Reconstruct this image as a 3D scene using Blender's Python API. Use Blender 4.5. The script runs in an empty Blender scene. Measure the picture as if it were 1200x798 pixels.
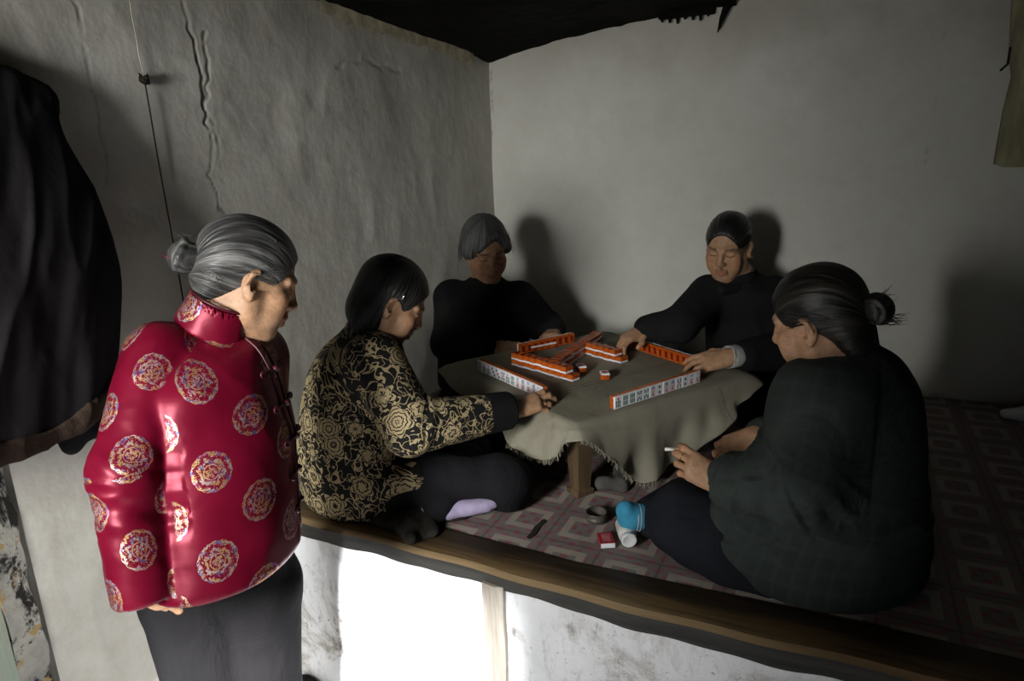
import bpy, math, random
import numpy as np
from mathutils import Vector, Matrix
random.seed(7)
S = bpy.context.scene
COL = S.collection
rad = math.radians

# ------------------------------------------------------------------ camera
KZ = 0.65                                   # height of the brick bed
CAM = np.array([0.0, 0.0, 1.60])
PITCH, YAW, ROLL, FPX = rad(15), rad(26), rad(-1.8), 800.0
_cp, _sp, _cy, _sy = math.cos(PITCH), math.sin(PITCH), math.cos(YAW), math.sin(YAW)
C_F = np.array([-_sy*_cp, _cy*_cp, -_sp])
_r0 = np.array([_cy, _sy, 0.0]); _u0 = np.cross(_r0, C_F)
C_R = _r0*math.cos(ROLL) + _u0*math.sin(ROLL)
C_U = -_r0*math.sin(ROLL) + _u0*math.cos(ROLL)
cd = bpy.data.cameras.new('camera'); cam = bpy.data.objects.new('camera', cd); COL.objects.link(cam)
cd.sensor_width = 36.0; cd.lens = 36.0*FPX/1200.0; cd.clip_start = 0.02
cam.matrix_world = Matrix(((C_R[0], C_U[0], -C_F[0], CAM[0]), (C_R[1], C_U[1], -C_F[1], CAM[1]),
                           (C_R[2], C_U[2], -C_F[2], CAM[2]), (0, 0, 0, 1)))
S.camera = cam

def pt(x, y, d):                            # the point seen at x, y of the 1200x798 frame, at depth d
    return CAM + d*(C_F + C_R*(x-600)/FPX - C_U*(y-399)/FPX)
def ptz(x, y, z):
    v = C_F + C_R*(x-600)/FPX - C_U*(y-399)/FPX
    return CAM + v*(z-CAM[2])/v[2]
RG = np.array([_cy, _sy, 0.0]); FG = np.array([-_sy, _cy, 0.0]); ZZ = np.array([0, 0, 1.0])
def nrm(v): v = np.asarray(v, float); return v/np.linalg.norm(v)
def dv(a, b, c): return nrm(RG*a + FG*b + ZZ*c)   # right / away / up as the photographer stood

# ------------------------------------------------------------------ light
S.view_settings.view_transform = 'Standard'; S.view_settings.look = 'None'
S.view_settings.gamma = 1.0; S.view_settings.use_curve_mapping = False
S.view_settings.exposure = 0.15
W = bpy.data.worlds.new('world'); S.world = W; W.use_nodes = True
W.node_tree.nodes['Background'].inputs[0].default_value = (0.75, 0.85, 1.0, 1)
W.node_tree.nodes['Background'].inputs[1].default_value = 0.25
def area(name, loc, target, sx, sy, energy, color):
    l = bpy.data.lights.new(name, 'AREA'); l.shape = 'RECTANGLE'; l.size = sx; l.size_y = sy
    l.energy = energy; l.color = color
    o = bpy.data.objects.new(name, l); COL.objects.link(o); o.location = loc
    o.rotation_euler = (Vector(target)-Vector(loc)).to_track_quat('-Z', 'Y').to_euler()
    return o
area('window_daylight', (-.875, -1.22, 1.72), (-.80, 2.0, 1.10), 0.56, 0.72, 125.0, (0.985, 0.985, 0.95))
sl = bpy.data.lights.new('sun', 'SUN'); sl.energy = 30.0; sl.angle = rad(4.0); sl.color = (0.98, 0.98, 1.0)
so = bpy.data.objects.new('sun', sl); COL.objects.link(so)
_az = nrm([-0.49, 0.87, 0]); _el = rad(20)
_sd = Vector((_az[0]*math.cos(_el), _az[1]*math.cos(_el), -math.sin(_el)))
so.rotation_euler = _sd.to_track_quat('-Z', 'Y').to_euler(); so.location = (1.5, -3, 3)

# ------------------------------------------------------------------ node helper
class X:                                    # arithmetic on sockets
    def __init__(s, nt, v): s.nt, s.v = nt, v
    def _m(s, op, *a):
        n = s.nt.nodes.new('ShaderNodeMath'); n.operation = op
        for i, q in enumerate((s,)+a):
            q = q.v if isinstance(q, X) else q
            if isinstance(q, (int, float)): n.inputs[i].default_value = q
            else: s.nt.links.new(q, n.inputs[i])
        return X(s.nt, n.outputs[0])
    def __add__(s, o): return s._m('ADD', o)
    def __radd__(s, o): return s._m('ADD', o)
    def __sub__(s, o): return s._m('SUBTRACT', o)
    def __rsub__(s, o): return X(s.nt, o)._m('SUBTRACT', s)
    def __mul__(s, o): return s._m('MULTIPLY', o)
    def __rmul__(s, o): return s._m('MULTIPLY', o)
    def __truediv__(s, o): return s._m('DIVIDE', o)
    def abs(s): return s._m('ABSOLUTE')
    def fract(s): return s._m('FRACT')
    def floor(s): return s._m('FLOOR')
    def sqrt(s): return s._m('SQRT')
    def sin(s): return s._m('SINE')
    def max(s, o): return s._m('MAXIMUM', o)
    def min(s, o): return s._m('MINIMUM', o)
    def lt(s, o): return s._m('LESS_THAN', o)
    def gt(s, o): return s._m('GREATER_THAN', o)
    def atan2(s, o): return s._m('ARCTAN2', o)
    def smooth(s, a, b):
        n = s.nt.nodes.new('ShaderNodeMapRange'); n.interpolation_type = 'SMOOTHSTEP'
        s.nt.links.new(s.v, n.inputs[0]); n.inputs[1].default_value = a; n.inputs[2].default_value = b
        return X(s.nt, n.outputs[0])
class NM:                                   # a material being wired
    def __init__(s, name, rough=0.8, spec=0.3):
        s.m = bpy.data.materials.new(name); s.m.use_nodes = True; s.nt = s.m.node_tree
        s.b = s.nt.nodes['Principled BSDF']; s.b.inputs['Roughness'].default_value = rough
        s.b.inputs['Specular IOR Level'].default_value = spec
    def coord(s, kind='Object'): return s.nt.nodes.new('ShaderNodeTexCoord').outputs[kind]
    def attr(s, name, out='Vector'):
        n = s.nt.nodes.new('ShaderNodeAttribute'); n.attribute_name = name; return n.outputs[out]
    def xyz(s, sock):
        n = s.nt.nodes.new('ShaderNodeSeparateXYZ'); s.nt.links.new(sock, n.inputs[0]); return [X(s.nt, o) for o in n.outputs]
    def vec(s, x, y, z=0.0):
        n = s.nt.nodes.new('ShaderNodeCombineXYZ')
        for i, q in enumerate((x, y, z)):
            if isinstance(q, X): s.nt.links.new(q.v, n.inputs[i])
            else: n.inputs[i].default_value = q
        return n.outputs[0]
    def noise(s, co, scale, detail=3, rough=0.55, dist=0.0, stretch=None):
        if stretch:
            mp = s.nt.nodes.new('ShaderNodeMapping'); s.nt.links.new(co, mp.inputs[0]); mp.inputs['Scale'].default_value = stretch; co = mp.outputs[0]
        n = s.nt.nodes.new('ShaderNodeTexNoise'); s.nt.links.new(co, n.inputs['Vector'])
        n.inputs['Scale'].default_value = scale; n.inputs['Detail'].default_value = detail
        n.inputs['Roughness'].default_value = rough; n.inputs['Distortion'].default_value = dist
        return X(s.nt, n.outputs['Fac'])
    def voro(s, co, scale, rnd=1.0, feature='F1'):
        n = s.nt.nodes.new('ShaderNodeTexVoronoi'); s.nt.links.new(co, n.inputs['Vector']); n.feature = feature
        n.inputs['Scale'].default_value = scale; n.inputs['Randomness'].default_value = rnd
        return n
    def mix(s, f, a, b):
        n = s.nt.nodes.new('ShaderNodeMix'); n.data_type = 'RGBA'
        for sock, q in ((n.inputs[0], f), (n.inputs[6], a), (n.inputs[7], b)):
            if isinstance(q, X): s.nt.links.new(q.v, sock)
            elif isinstance(q, tuple): sock.default_value = q if len(q) == 4 else q+(1,)
            elif isinstance(q, (int, float)): sock.default_value = q
            else: s.nt.links.new(q, sock)
        return n.outputs[2]
    def mul(s, a, b):
        n = s.nt.nodes.new('ShaderNodeMix'); n.data_type = 'RGBA'; n.blend_type = 'MULTIPLY'; n.inputs[0].default_value = 1
        for sock, q in ((n.inputs[6], a), (n.inputs[7], b)):
            if isinstance(q, tuple): sock.default_value = q+(1,)
            else: s.nt.links.new(q, sock)
        return n.outputs[2]
    def base(s, q):
        if isinstance(q, tuple): s.b.inputs['Base Color'].default_value = q+(1,)
        else: s.nt.links.new(q, s.b.inputs['Base Color'])
        return s
    def rough(s, q): s.nt.links.new(q.v, s.b.inputs['Roughness']); return s
    def bump(s, h, strength=0.3, dist=0.01):
        n = s.nt.nodes.new('ShaderNodeBump'); n.inputs['Strength'].default_value = strength; n.inputs['Distance'].default_value = dist
        s.nt.links.new(h.v, n.inputs['Height']); s.nt.links.new(n.outputs[0], s.b.inputs['Normal']); return s
    def set(s, k, v): s.b.inputs[k].default_value = v; return s

# ------------------------------------------------------------------ object helpers
def tag(o, label=None, cat=None, group=None, kind=None):
    if label: o['label'] = label
    if cat: o['category'] = cat
    if group: o['group'] = group
    if kind: o['kind'] = kind
    return o
def link(name, me, mat, parent=None, smooth=True):
    o = bpy.data.objects.new(name, me); COL.objects.link(o)
    if mat is not None: me.materials.append(mat)
    if smooth and len(me.polygons): me.polygons.foreach_set('use_smooth', np.ones(len(me.polygons), bool))
    if parent is not None: o.parent = parent; o.matrix_parent_inverse = Matrix.Translation(-parent.location) if parent.type == 'EMPTY' and parent.rotation_euler.z == 0 else parent.matrix_world.inverted()
    return o
def mesh_np(name, V, Q, attrs=None):
    V = np.asarray(V, np.float32); Q = np.asarray(Q, np.int32); k = Q.shape[1]
    me = bpy.data.meshes.new(name)
    me.vertices.add(len(V)); me.vertices.foreach_set('co', V.ravel())
    me.loops.add(Q.size); me.loops.foreach_set('vertex_index', Q.ravel())
    me.polygons.add(len(Q)); me.polygons.foreach_set('loop_start', np.arange(0, Q.size, k, dtype=np.int32))
    me.polygons.foreach_set('loop_total', np.full(len(Q), k, np.int32))
    for n, (typ, arr) in (attrs or {}).items():
        a = me.attributes.new(n, typ, 'POINT')
        a.data.foreach_set({'FLOAT': 'value', 'FLOAT_VECTOR': 'vector', 'FLOAT_COLOR': 'color'}[typ], np.asarray(arr, np.float32).ravel())
    me.update(calc_edges=True); me.validate(); return me
def empty(name, loc, rz=0.0):
    o = bpy.data.objects.new(name, None); COL.objects.link(o); o.location = loc; o.rotation_euler = (0, 0, rz); o.empty_display_size = 0.05
    bpy.context.view_layer.update(); return o
class MB:                                   # plain mesh builder in python lists
    def __init__(s): s.v, s.f = [], []
    def box(s, c, h, R=None, bev=0.0):
        c = np.asarray(c, float); h = np.asarray(h, float); R = np.eye(3) if R is None else np.asarray(R).T
        if bev <= 0:
            pts = [(x, y, z) for z in (-1, 1) for y in (-1, 1) for x in (-1, 1)]
            n = len(s.v); s.v += [tuple(c + R @ (np.array(p)*h)) for p in pts]
            s.f += [tuple(n+i for i in q) for q in ((0, 2, 3, 1), (4, 5, 7, 6), (0, 1, 5, 4), (2, 6, 7, 3), (0, 4, 6, 2), (1, 3, 7, 5))]
        else:
            n = len(s.v); idx = {}
            for z in (-1, 1):
                for y in (-1, 1):
                    for x in (-1, 1):
                        for ax in range(3):
                            p = np.array((x, y, z))*(h-bev); p[ax] += (x, y, z)[ax]*bev
                            idx[(x, y, z, ax)] = len(s.v); s.v.append(tuple(c + R @ p))
            for ax in range(3):
                a, b = [(1, 2), (2, 0), (0, 1)][ax]
                for sg in (-1, 1):
                    q = []
                    for (p1, p2) in ((-1, -1), (1, -1), (1, 1), (-1, 1)):
                        k = [0, 0, 0]; k[ax] = sg; k[a] = p1; k[b] = p2; q.append(idx[(*k, ax)])
                    s.f.append(tuple(q if sg > 0 else q[::-1]))
            for ax in range(3):
                a, b = [(1, 2), (2, 0), (0, 1)][ax]
                for s1 in (-1, 1):
                    for s2 in (-1, 1):
                        k0 = [0, 0, 0]; k0[a] = s1; k0[b] = s2; k1 = list(k0); k0[ax] = -1; k1[ax] = 1
                        q = [idx[(*k0, a)], idx[(*k0, b)], idx[(*k1, b)], idx[(*k1, a)]]
                        s.f.append(tuple(q[::-1] if s1*s2 > 0 else q))
            for x in (-1, 1):
                for y in (-1, 1):
                    for z in (-1, 1):
                        q = [idx[(x, y, z, i)] for i in range(3)]
                        s.f.append(tuple(q if x*y*z > 0 else q[::-1]))
        return s
    def tube(s, P, R, seg=10, caps=True):
        P = [np.asarray(p, float) for p in P]; R = R if hasattr(R, '__len__') else [R]*len(P)
        up = None; rings = []
        for i, p in enumerate(P):
            t = nrm(P[min(i+1, len(P)-1)] - P[max(i-1, 0)])
            if up is None: up = nrm(np.cross(t, [0.3, 0.2, 1] if abs(t[2]) < .9 else [1, 0.2, 0]))
            a = nrm(up - t*np.dot(up, t)); b = np.cross(t, a); up = a
            n = len(s.v); rings.append(n)
            s.v += [tuple(p + R[i]*(a*math.cos(q*2*math.pi/seg) + b*math.sin(q*2*math.pi/seg))) for q in range(seg)]
        for n0, n1 in zip(rings, rings[1:]):
            s.f += [(n0+q, n0+(q+1) % seg, n1+(q+1) % seg, n1+q) for q in range(seg)]
        if caps: s.f += [tuple(rings[0]+q for q in reversed(range(seg))), tuple(rings[-1]+q for q in range(seg))]
        return s
    def lathe(s, prof, c, seg=28, axis=None):
        A = nrm(axis) if axis is not None else ZZ
        a = nrm(np.cross(A, [1, 0.1, 0] if abs(A[0]) < .8 else [0, 1, 0])); b = np.cross(A, a)
        n0 = len(s.v)
        for (r, z) in prof:
            s.v += [tuple(np.asarray(c) + A*z + r*(a*math.cos(q*2*math.pi/seg) + b*math.sin(q*2*math.pi/seg))) for q in range(seg)]
        for i in range(len(prof)-1):
            k = n0+i*seg
            s.f += [(k+q, k+(q+1) % seg, k+seg+(q+1) % seg, k+seg+q) for q in range(seg)]
        return s
    def torus(s, c, axis, R, r, seg=24, sub=8, arc=2*math.pi, sx=1.0):
        A = nrm(axis); a = nrm(np.cross(A, [0.2, 1, 0.1])); b = np.cross(A, a)
        P = [np.asarray(c)+R*(a*math.cos(t)*sx+b*math.sin(t)) for t in np.linspace(0, arc, seg+1)]
        return s.tube(P, r, sub)
    def poly(s, pts):
        n = len(s.v); s.v += [tuple(p) for p in pts]; s.f.append(tuple(range(n, n+len(pts)))); return s
    def mesh(s, name):
        me = bpy.data.meshes.new(name); me.from_pydata(s.v, [], s.f); me.update(); return me
    def build(s, name, mat, parent=None, smooth=False): return link(name, s.mesh(name), mat, parent, smooth)

# ------------------------------------------------------------------ noise
def _h(i, j, k):
    n = (i.astype(np.int64)*374761393 + j.astype(np.int64)*668265263 + k.astype(np.int64)*2147483647 + 1013) & 0xffffffff
    n = ((n ^ (n >> 13))*1274126177) & 0xffffffff
    n = (n ^ (n >> 16)) & 0xffff
    return n.astype(np.float32)/65535.0
def vnoise(P):
    P = np.asarray(P, np.float32); I = np.floor(P).astype(np.int64); f = P - I; f = f*f*(3-2*f)
    r = 0
    for a in (0, 1):
        for b in (0, 1):
            for c in (0, 1):
                w = (f[:, 0] if a else 1-f[:, 0])*(f[:, 1] if b else 1-f[:, 1])*(f[:, 2] if c else 1-f[:, 2])
                r = r + w*_h(I[:, 0]+a, I[:, 1]+b, I[:, 2]+c)
    return r
def fbm(P, oct=3):
    r, a = 0, 0.5
    for o in range(oct): r = r + a*vnoise(np.asarray(P)*2**o + 17.3*o); a *= 0.5
    return r/(1-0.5**oct)
def ridge(P, oct=2): return 1-np.abs(2*fbm(P, oct)-1)

# ------------------------------------------------------------------ distance-field modelling
def smin(a, b, k):
    if k <= 0: return np.minimum(a, b)
    h = np.maximum(k-np.abs(a-b), 0)/k; return np.minimum(a, b) - h*h*k*0.25
def smax(a, b, k): return -smin(-a, -b, k)
class Field:
    def __init__(s): s.it = []
    def add(s, f, lo, hi, k=0.015, op='+'): s.it.append((f, np.asarray(lo), np.asarray(hi), k, op)); return s
    def cap(s, a, b, ra, rb=None, k=0.015, op='+', flat=None):
        a = np.asarray(a, float); b = np.asarray(b, float); rb = ra if rb is None else rb
        ab = b-a; L2 = float(ab @ ab)+1e-12; R = max(ra, rb)
        def f(P):
            q = P-a; t = np.clip(q @ ab/L2, 0, 1); q = q - t[:, None]*ab
            if flat is not None:                        # squash the section along a direction
                n, fac = flat; dn = q @ n; q = q + np.outer(dn*(fac-1), n)
            return np.sqrt((q*q).sum(1)) - (ra+(rb-ra)*t)
        return s.add(f, np.minimum(a, b)-R, np.maximum(a, b)+R, k, op)
    def ell(s, c, r, M=None, k=0.015, op='+'):
        c = np.asarray(c, float); r = np.asarray(r, float); M = np.eye(3) if M is None else M
        def f(P):
            q = (P-c) @ M.T; k0 = np.sqrt(((q/r)**2).sum(1)); k1 = np.sqrt(((q/r**2)**2).sum(1))+1e-9
            return k0*(k0-1)/k1
        return s.add(f, c-max(r), c+max(r), k, op)
    def half(s, p, n, k=0.004, lo=None, hi=None):       # cut away the side n points to
        p = np.asarray(p, float); n = nrm(n)
        return s.add(lambda P: -((P-p) @ n), (-99,)*3 if lo is None else lo, (99,)*3 if hi is None else hi, k, '-')
    def trunk(s, nodes, L, k=0.03, kc=0.04):            # nodes: (point, half width, half depth), upright stack of ellipses
        L = nrm([L[0], L[1], 0]); Fd = np.array([L[1], -L[0], 0])
        A = np.array([[*n[0], n[1], n[2]] for n in nodes], float); A = A[np.argsort(A[:, 2])]
        zz = A[:, 2]; zs = np.linspace(zz[0], zz[-1], 80); B = []
        for j in (0, 1, 3, 4):
            m = np.gradient(A[:, j], zz); i = np.clip(np.searchsorted(zz, zs)-1, 0, len(zz)-2); h = zz[i+1]-zz[i]; t = (zs-zz[i])/h
            B.append((2*t**3-3*t**2+1)*A[i, j] + (t**3-2*t**2+t)*h*m[i] + (-2*t**3+3*t**2)*A[i+1, j] + (t**3-t**2)*h*m[i+1])
        zb, zt = zz[0], zz[-1]
        def coords(P):
            z = P[:, 2]; cx, cy, w, t = [np.interp(z, zs, b) for b in B]
            dx, dy = P[:, 0]-cx, P[:, 1]-cy
            return dx*L[0]+dy*L[1], dx*Fd[0]+dy*Fd[1], np.maximum(w, .01), np.maximum(t, .01)
        def f(P):
            l, d, w, t = coords(P); k0 = np.sqrt((l/w)**2+(d/t)**2); k1 = np.sqrt((l/w**2)**2+(d/t**2)**2)+1e-9
            return smax(k0*(k0-1)/k1, np.maximum(P[:, 2]-zt, zb-P[:, 2]), kc)
        R = max(A[:, 3].max(), A[:, 4].max()); s.tc = coords
        return s.add(f, (A[:, 0].min()-R, A[:, 1].min()-R, zb), (A[:, 0].max()+R, A[:, 1].max()+R, zt), k)
    def group(s, G, k=.02):                               # a whole field as one member (its cuts stay its own)
        pl = [i for i in G.it if i[4] == '+']
        return s.add(lambda P: G.eval(P, .06), np.min([i[1] for i in pl], 0), np.max([i[2] for i in pl], 0), k)
    def eval(s, P, pad):
        d = np.full(len(P), 1.0, np.float64)
        for f, lo, hi, k, op in s.it:
            m = np.flatnonzero(((P > lo-pad) & (P < hi+pad)).all(1))
            if not len(m): continue
            v = f(P[m])
            d[m] = smin(d[m], v, k) if op == '+' else smax(d[m], -v, k)
        return d
    def mesh(s, h):
        plus = [i for i in s.it if i[4] == '+']
        lo = np.min([i[1] for i in plus], 0)-3*h-.01; hi = np.max([i[2] for i in plus], 0)+3*h+.01
        B = 8; nb = np.ceil((hi-lo)/(h*B)).astype(int)+1; N = nb*B
        V = np.ones(N, np.float32)
        g = np.stack(np.meshgrid(*[np.arange(n) for n in nb], indexing='ij'), -1).reshape(-1, 3)
        hd = h*B*0.866; pad = hd*1.7+.03
        ctr = lo+(g*B+B/2-.5)*h; dc = s.eval(ctr, pad)
        for q in g[dc < -hd*1.7]: V[q[0]*B:q[0]*B+B, q[1]*B:q[1]*B+B, q[2]*B:q[2]*B+B] = -1
        act = g[np.abs(dc) <= hd*1.7]
        off = np.stack(np.meshgrid(*[np.arange(B)]*3, indexing='ij'), -1).reshape(-1, 3)
        for ch in np.array_split(act, max(1, len(act)//600)):
            I = (ch[:, None, :]*B+off[None]).reshape(-1, 3)
            V[I[:, 0], I[:, 1], I[:, 2]] = s.eval(lo+I*h, .03)
        n = V < 0
        c = np.zeros(N-1, np.int8)
        sl = (slice(0, -1), slice(1, None))
        cor = [(a, b, d) for a in (0, 1) for b in (0, 1) for d in (0, 1)]
        for a, b, d in cor: c += n[sl[a], sl[b], sl[d]]
        cells = np.argwhere((c > 0) & (c < 8)); del c
        vals = {q: V[cells[:, 0]+q[0], cells[:, 1]+q[1], cells[:, 2]+q[2]].astype(np.float64) for q in cor}
        acc = np.zeros((len(cells), 3)); cnt = np.zeros(len(cells))
        for a in cor:
            for ax in range(3):
                if a[ax]: continue
                b = list(a); b[ax] = 1; b = tuple(b)
                va, vb = vals[a], vals[b]; m = (va < 0) != (vb < 0)
                t = va[m]/(va[m]-vb[m]); p = np.tile(np.array(a, float), (m.sum(), 1)); p[:, ax] = t
                acc[m] += p; cnt[m] += 1
        P = lo+(cells+acc/cnt[:, None])*h
        idx = np.full(N-1, -1, np.int32); idx[cells[:, 0], cells[:, 1], cells[:, 2]] = np.arange(len(cells))
        quads = []
        for ax in range(3):
            u, w = [(1, 2), (2, 0), (0, 1)][ax]
            s0 = [slice(1, -1)]*3; s0[ax] = slice(0, -1); s1 = list(s0); s1[ax] = slice(1, None)
            a, b = n[tuple(s0)], n[tuple(s1)]
            e = np.argwhere(a != b); base = np.ones(3, int); base[ax] = 0; G = e+base
            def cell(du, dw):
                q = G.copy(); q[:, u] -= du; q[:, w] -= dw; return idx[q[:, 0], q[:, 1], q[:, 2]]
            Q = np.stack([cell(1, 1), cell(0, 1), cell(0, 0), cell(1, 0)], 1)
            fl = ~a[tuple(e.T)]; Q[fl] = Q[fl][:, ::-1]; quads.append(Q)
        Q = np.concatenate(quads); Q = Q[(Q >= 0).all(1)]
        return P, Q
def normals(V, Q):
    N = np.cross(V[Q[:, 2]]-V[Q[:, 0]], V[Q[:, 3]]-V[Q[:, 1]]); R = np.zeros_like(V)
    for i in range(4): np.add.at(R, Q[:, i], N)
    return R/(np.linalg.norm(R, axis=1, keepdims=True)+1e-12)
def relax(V, Q, n=2, lam=0.5):
    E = np.concatenate([Q[:, [0, 1]], Q[:, [1, 2]], Q[:, [2, 3]], Q[:, [3, 0]]])
    deg = np.bincount(E.ravel(), minlength=len(V))[:, None]
    for _ in range(n):
        A = np.zeros_like(V)
        for j in range(3):
            A[:, j] = np.bincount(E[:, 0], V[E[:, 1], j], len(V)) + np.bincount(E[:, 1], V[E[:, 0], j], len(V))
        V = V + lam*(A/np.maximum(deg, 1)-V)
    return V
def limb_uv(V, segs, ref):                  # cloth coordinates round and along a chain of limb segments
    best = np.full(len(V), 9.); U = np.zeros((len(V), 2)); off = 0
    for a, b in segs:
        a = np.asarray(a); b = np.asarray(b); L = np.linalg.norm(b-a); x = (b-a)/L; y = nrm(ref-x*np.dot(ref, x)); z = np.cross(x, y)
        q = V-a; t = q @ x; tc = np.clip(t, 0, L); r = np.linalg.norm(q-tc[:, None]*x, axis=1)
        m = r < best; best[m] = r[m]
        U[m, 0] = np.arctan2(q[m] @ z, q[m] @ y)*0.065; U[m, 1] = off+t[m]; off += L
    return U, best

# ------------------------------------------------------------------ materials
def simple(name, col, rough=0.8, spec=0.3, var=0.25, scale=20, bump=0.15, bscale=80, bd=0.003, stretch=None):
    n = NM(name, rough, spec); co = n.coord()
    f = n.noise(co, scale, 4, stretch=stretch).smooth(0.3, 0.7)
    n.base(n.mix(f, tuple(c*(1-var) for c in col), tuple(min(1, c*(1+var)) for c in col)))
    if bump: n.bump(n.noise(co, bscale, 4, stretch=stretch), bump, bd)
    return n.m
def m_plaster(name, a, b, dark, scr=1.0, bumps=0.5):
    n = NM(name, 0.92, 0.12); co = n.coord()
    big = n.noise(co, 1.6, 5, 0.6).smooth(0.3, 0.72); fine = n.noise(co, 14, 5, 0.65).smooth(0.35, 0.75)
    c = n.mix(big, a, b); c = n.mix(fine*0.35, c, dark)
    z = n.xyz(co)[2]; sm = (z+n.noise(co, 2.6, 4, .6)*.9-.45).smooth(1.75, 2.35)*.55   # browner towards the top of the wall
    c = n.mix(sm, c, (.25, .215, .155)); d = X(n.nt, n.attr('dirt', 'Fac')); c = n.mix(d, c, tuple(q*0.22 for q in dark))
    st = n.noise(co, 5.5, 6, 0.7, 0.6).smooth(0.60, 0.74)*0.3*scr
    c = n.mix(st, c, tuple(q*0.55 for q in dark))
    h = n.noise(co, 7, 4, 0.55)*1.0 + n.noise(co, 30, 3, 0.5, 0, (1, 1, 0.4))*0.16 + n.noise(co, 150, 3)*0.02
    n.base(c); n.bump(h, bumps, 0.03); return n.m
M = {}
M['wall_l'] = m_plaster('aged_limewash', (0.49, 0.48, 0.43), (0.59, 0.58, 0.53), (0.36, 0.32, 0.25), 1.0, 0.28)
M['wall_b'] = m_plaster('limewash', (0.52, 0.515, 0.47), (0.58, 0.575, 0.53), (0.45, 0.42, 0.36), 0.35, 0.15)
def m_kang():
    n = NM('stained_whitewash', 0.9, 0.12); co = n.coord()
    c = n.mix(n.noise(co, 2.2, 5, .6).smooth(.3, .7), (.54, .55, .565), (.66, .67, .695))
    sm = (n.noise(co, 6, 7, .75, .5, (1, 1, .8)).smooth(.49, .66))*0.85
    zz = n.xyz(co)[2]; low = zz.smooth(0.62, 0.25)*0.5 + 0.5
    sc = n.noise(co, 26, 7, .8, .3, (1.6, 1, .45)).smooth(.54, .64)*0.95
    c = n.mix((sm*low).min(1.0), c, (.20, .165, .12)); c = n.mix((sc*low*(sm+.25)).min(1.0), c, (.045, .038, .030)); c = n.mix(n.noise(co, 60, 5, .8, 1.0).smooth(.60, .68)*n.noise(co, 4, 3).smooth(.38, .55)*.95, c, (.05, .042, .034))
    n.base(c); n.bump(n.noise(co, 11, 6, .6)+n.noise(co, 60, 4)*0.25, .4, .02); return n.m
M['kang'] = m_kang()
def m_wood(name, a, b, c2, axis=0, rough=0.6, wear=0.5, spec=.3):
    n = NM(name, rough, spec); co = n.coord()
    st = [18, 18, 18]; st[axis] = 1.1
    g = n.noise(co, 2.2, 6, .65, .35, tuple(st)); st2 = [3, 3, 3]; st2[axis] = .6
    w = n.noise(co, 2.0, 6, .7, .3, tuple(st2)).smooth(.42, .62)
    c = n.mix(g.smooth(.3, .7), a, b); c = n.mix(w*wear, c, c2)
    if name == 'worn_brown_wood':                         # darker strip along the mat, paler front edge
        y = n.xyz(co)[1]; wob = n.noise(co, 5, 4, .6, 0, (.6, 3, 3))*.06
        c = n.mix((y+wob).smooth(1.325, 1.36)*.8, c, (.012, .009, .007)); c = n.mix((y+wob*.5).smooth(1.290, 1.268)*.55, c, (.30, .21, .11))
    n.base(c); n.bump(g+n.noise(co, 70, 3)*.2, .45, .006); return n.m
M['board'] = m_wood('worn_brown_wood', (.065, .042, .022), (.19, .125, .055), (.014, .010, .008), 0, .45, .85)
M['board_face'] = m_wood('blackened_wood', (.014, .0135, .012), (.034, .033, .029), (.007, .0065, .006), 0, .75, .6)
M['leg'] = m_wood('old_table_wood', (.085, .052, .026), (.17, .115, .06), (.04, .026, .016), 2, .6, .6)
M['post'] = m_wood('weathered_strip', (.20, .18, .15), (.36, .33, .28), (.10, .07, .045), 2, .8, .7)
def m_jamb():
    n = NM('peeling_paint', .8, .2); co = n.coord()
    c = n.mix(n.noise(co, 9, 5, .6).smooth(.35, .65), (.34, .33, .29), (.20, .195, .18))
    c = n.mix(n.noise(co, 14, 6, .75, .3, (1, 1, .5)).smooth(.48, .56), c, (.014, .012, .011)); c = n.mix(n.noise(co, 24, 4, .6).smooth(.58, .66), c, (.30, .21, .09))
    n.base(c); n.bump(n.noise(co, 30, 5, .7), .5, .008); return n.m
M['jamb'] = m_jamb()
M['jamb_green'] = m_wood('green_edge', (.22, .29, .25), (.30, .36, .31), (.30, .25, .15), 2, .7, .35)
M['floor'] = simple('earth_floor', (.44, .43, .42), .95, .1, .25, 6, .5, 40, .01)
M['sheet'] = NM('sooty_plastic', .85, .08)
def _sheet():
    n = M['sheet']; co = n.coord()
    n.base(n.mix(n.noise(co, 5, 5).smooth(.3, .7), (.0022, .0021, .0017), (.0065, .006, .0045)))
    n.bump(n.noise(co, 4, 3, .5, .4), .6, .05); return n.m
M['sheet'] = _sheet()
M['paper'] = simple('torn_paper', (.46, .40, .28), .9, .1, .3, 18, .4, 60)
M['black'] = simple('black_cloth', (.0105, .0105, .011), .92, .1, .35, 9, .35, 260, .002)
M['soot'] = simple('soot', (.012, .010, .009), .9, .1, .4, 20)
M['cord'] = simple('dark_cord', (.02, .018, .016), .9, .1)
M['string'] = simple('pale_string', (.45, .42, .34), .9, .1)
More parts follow.
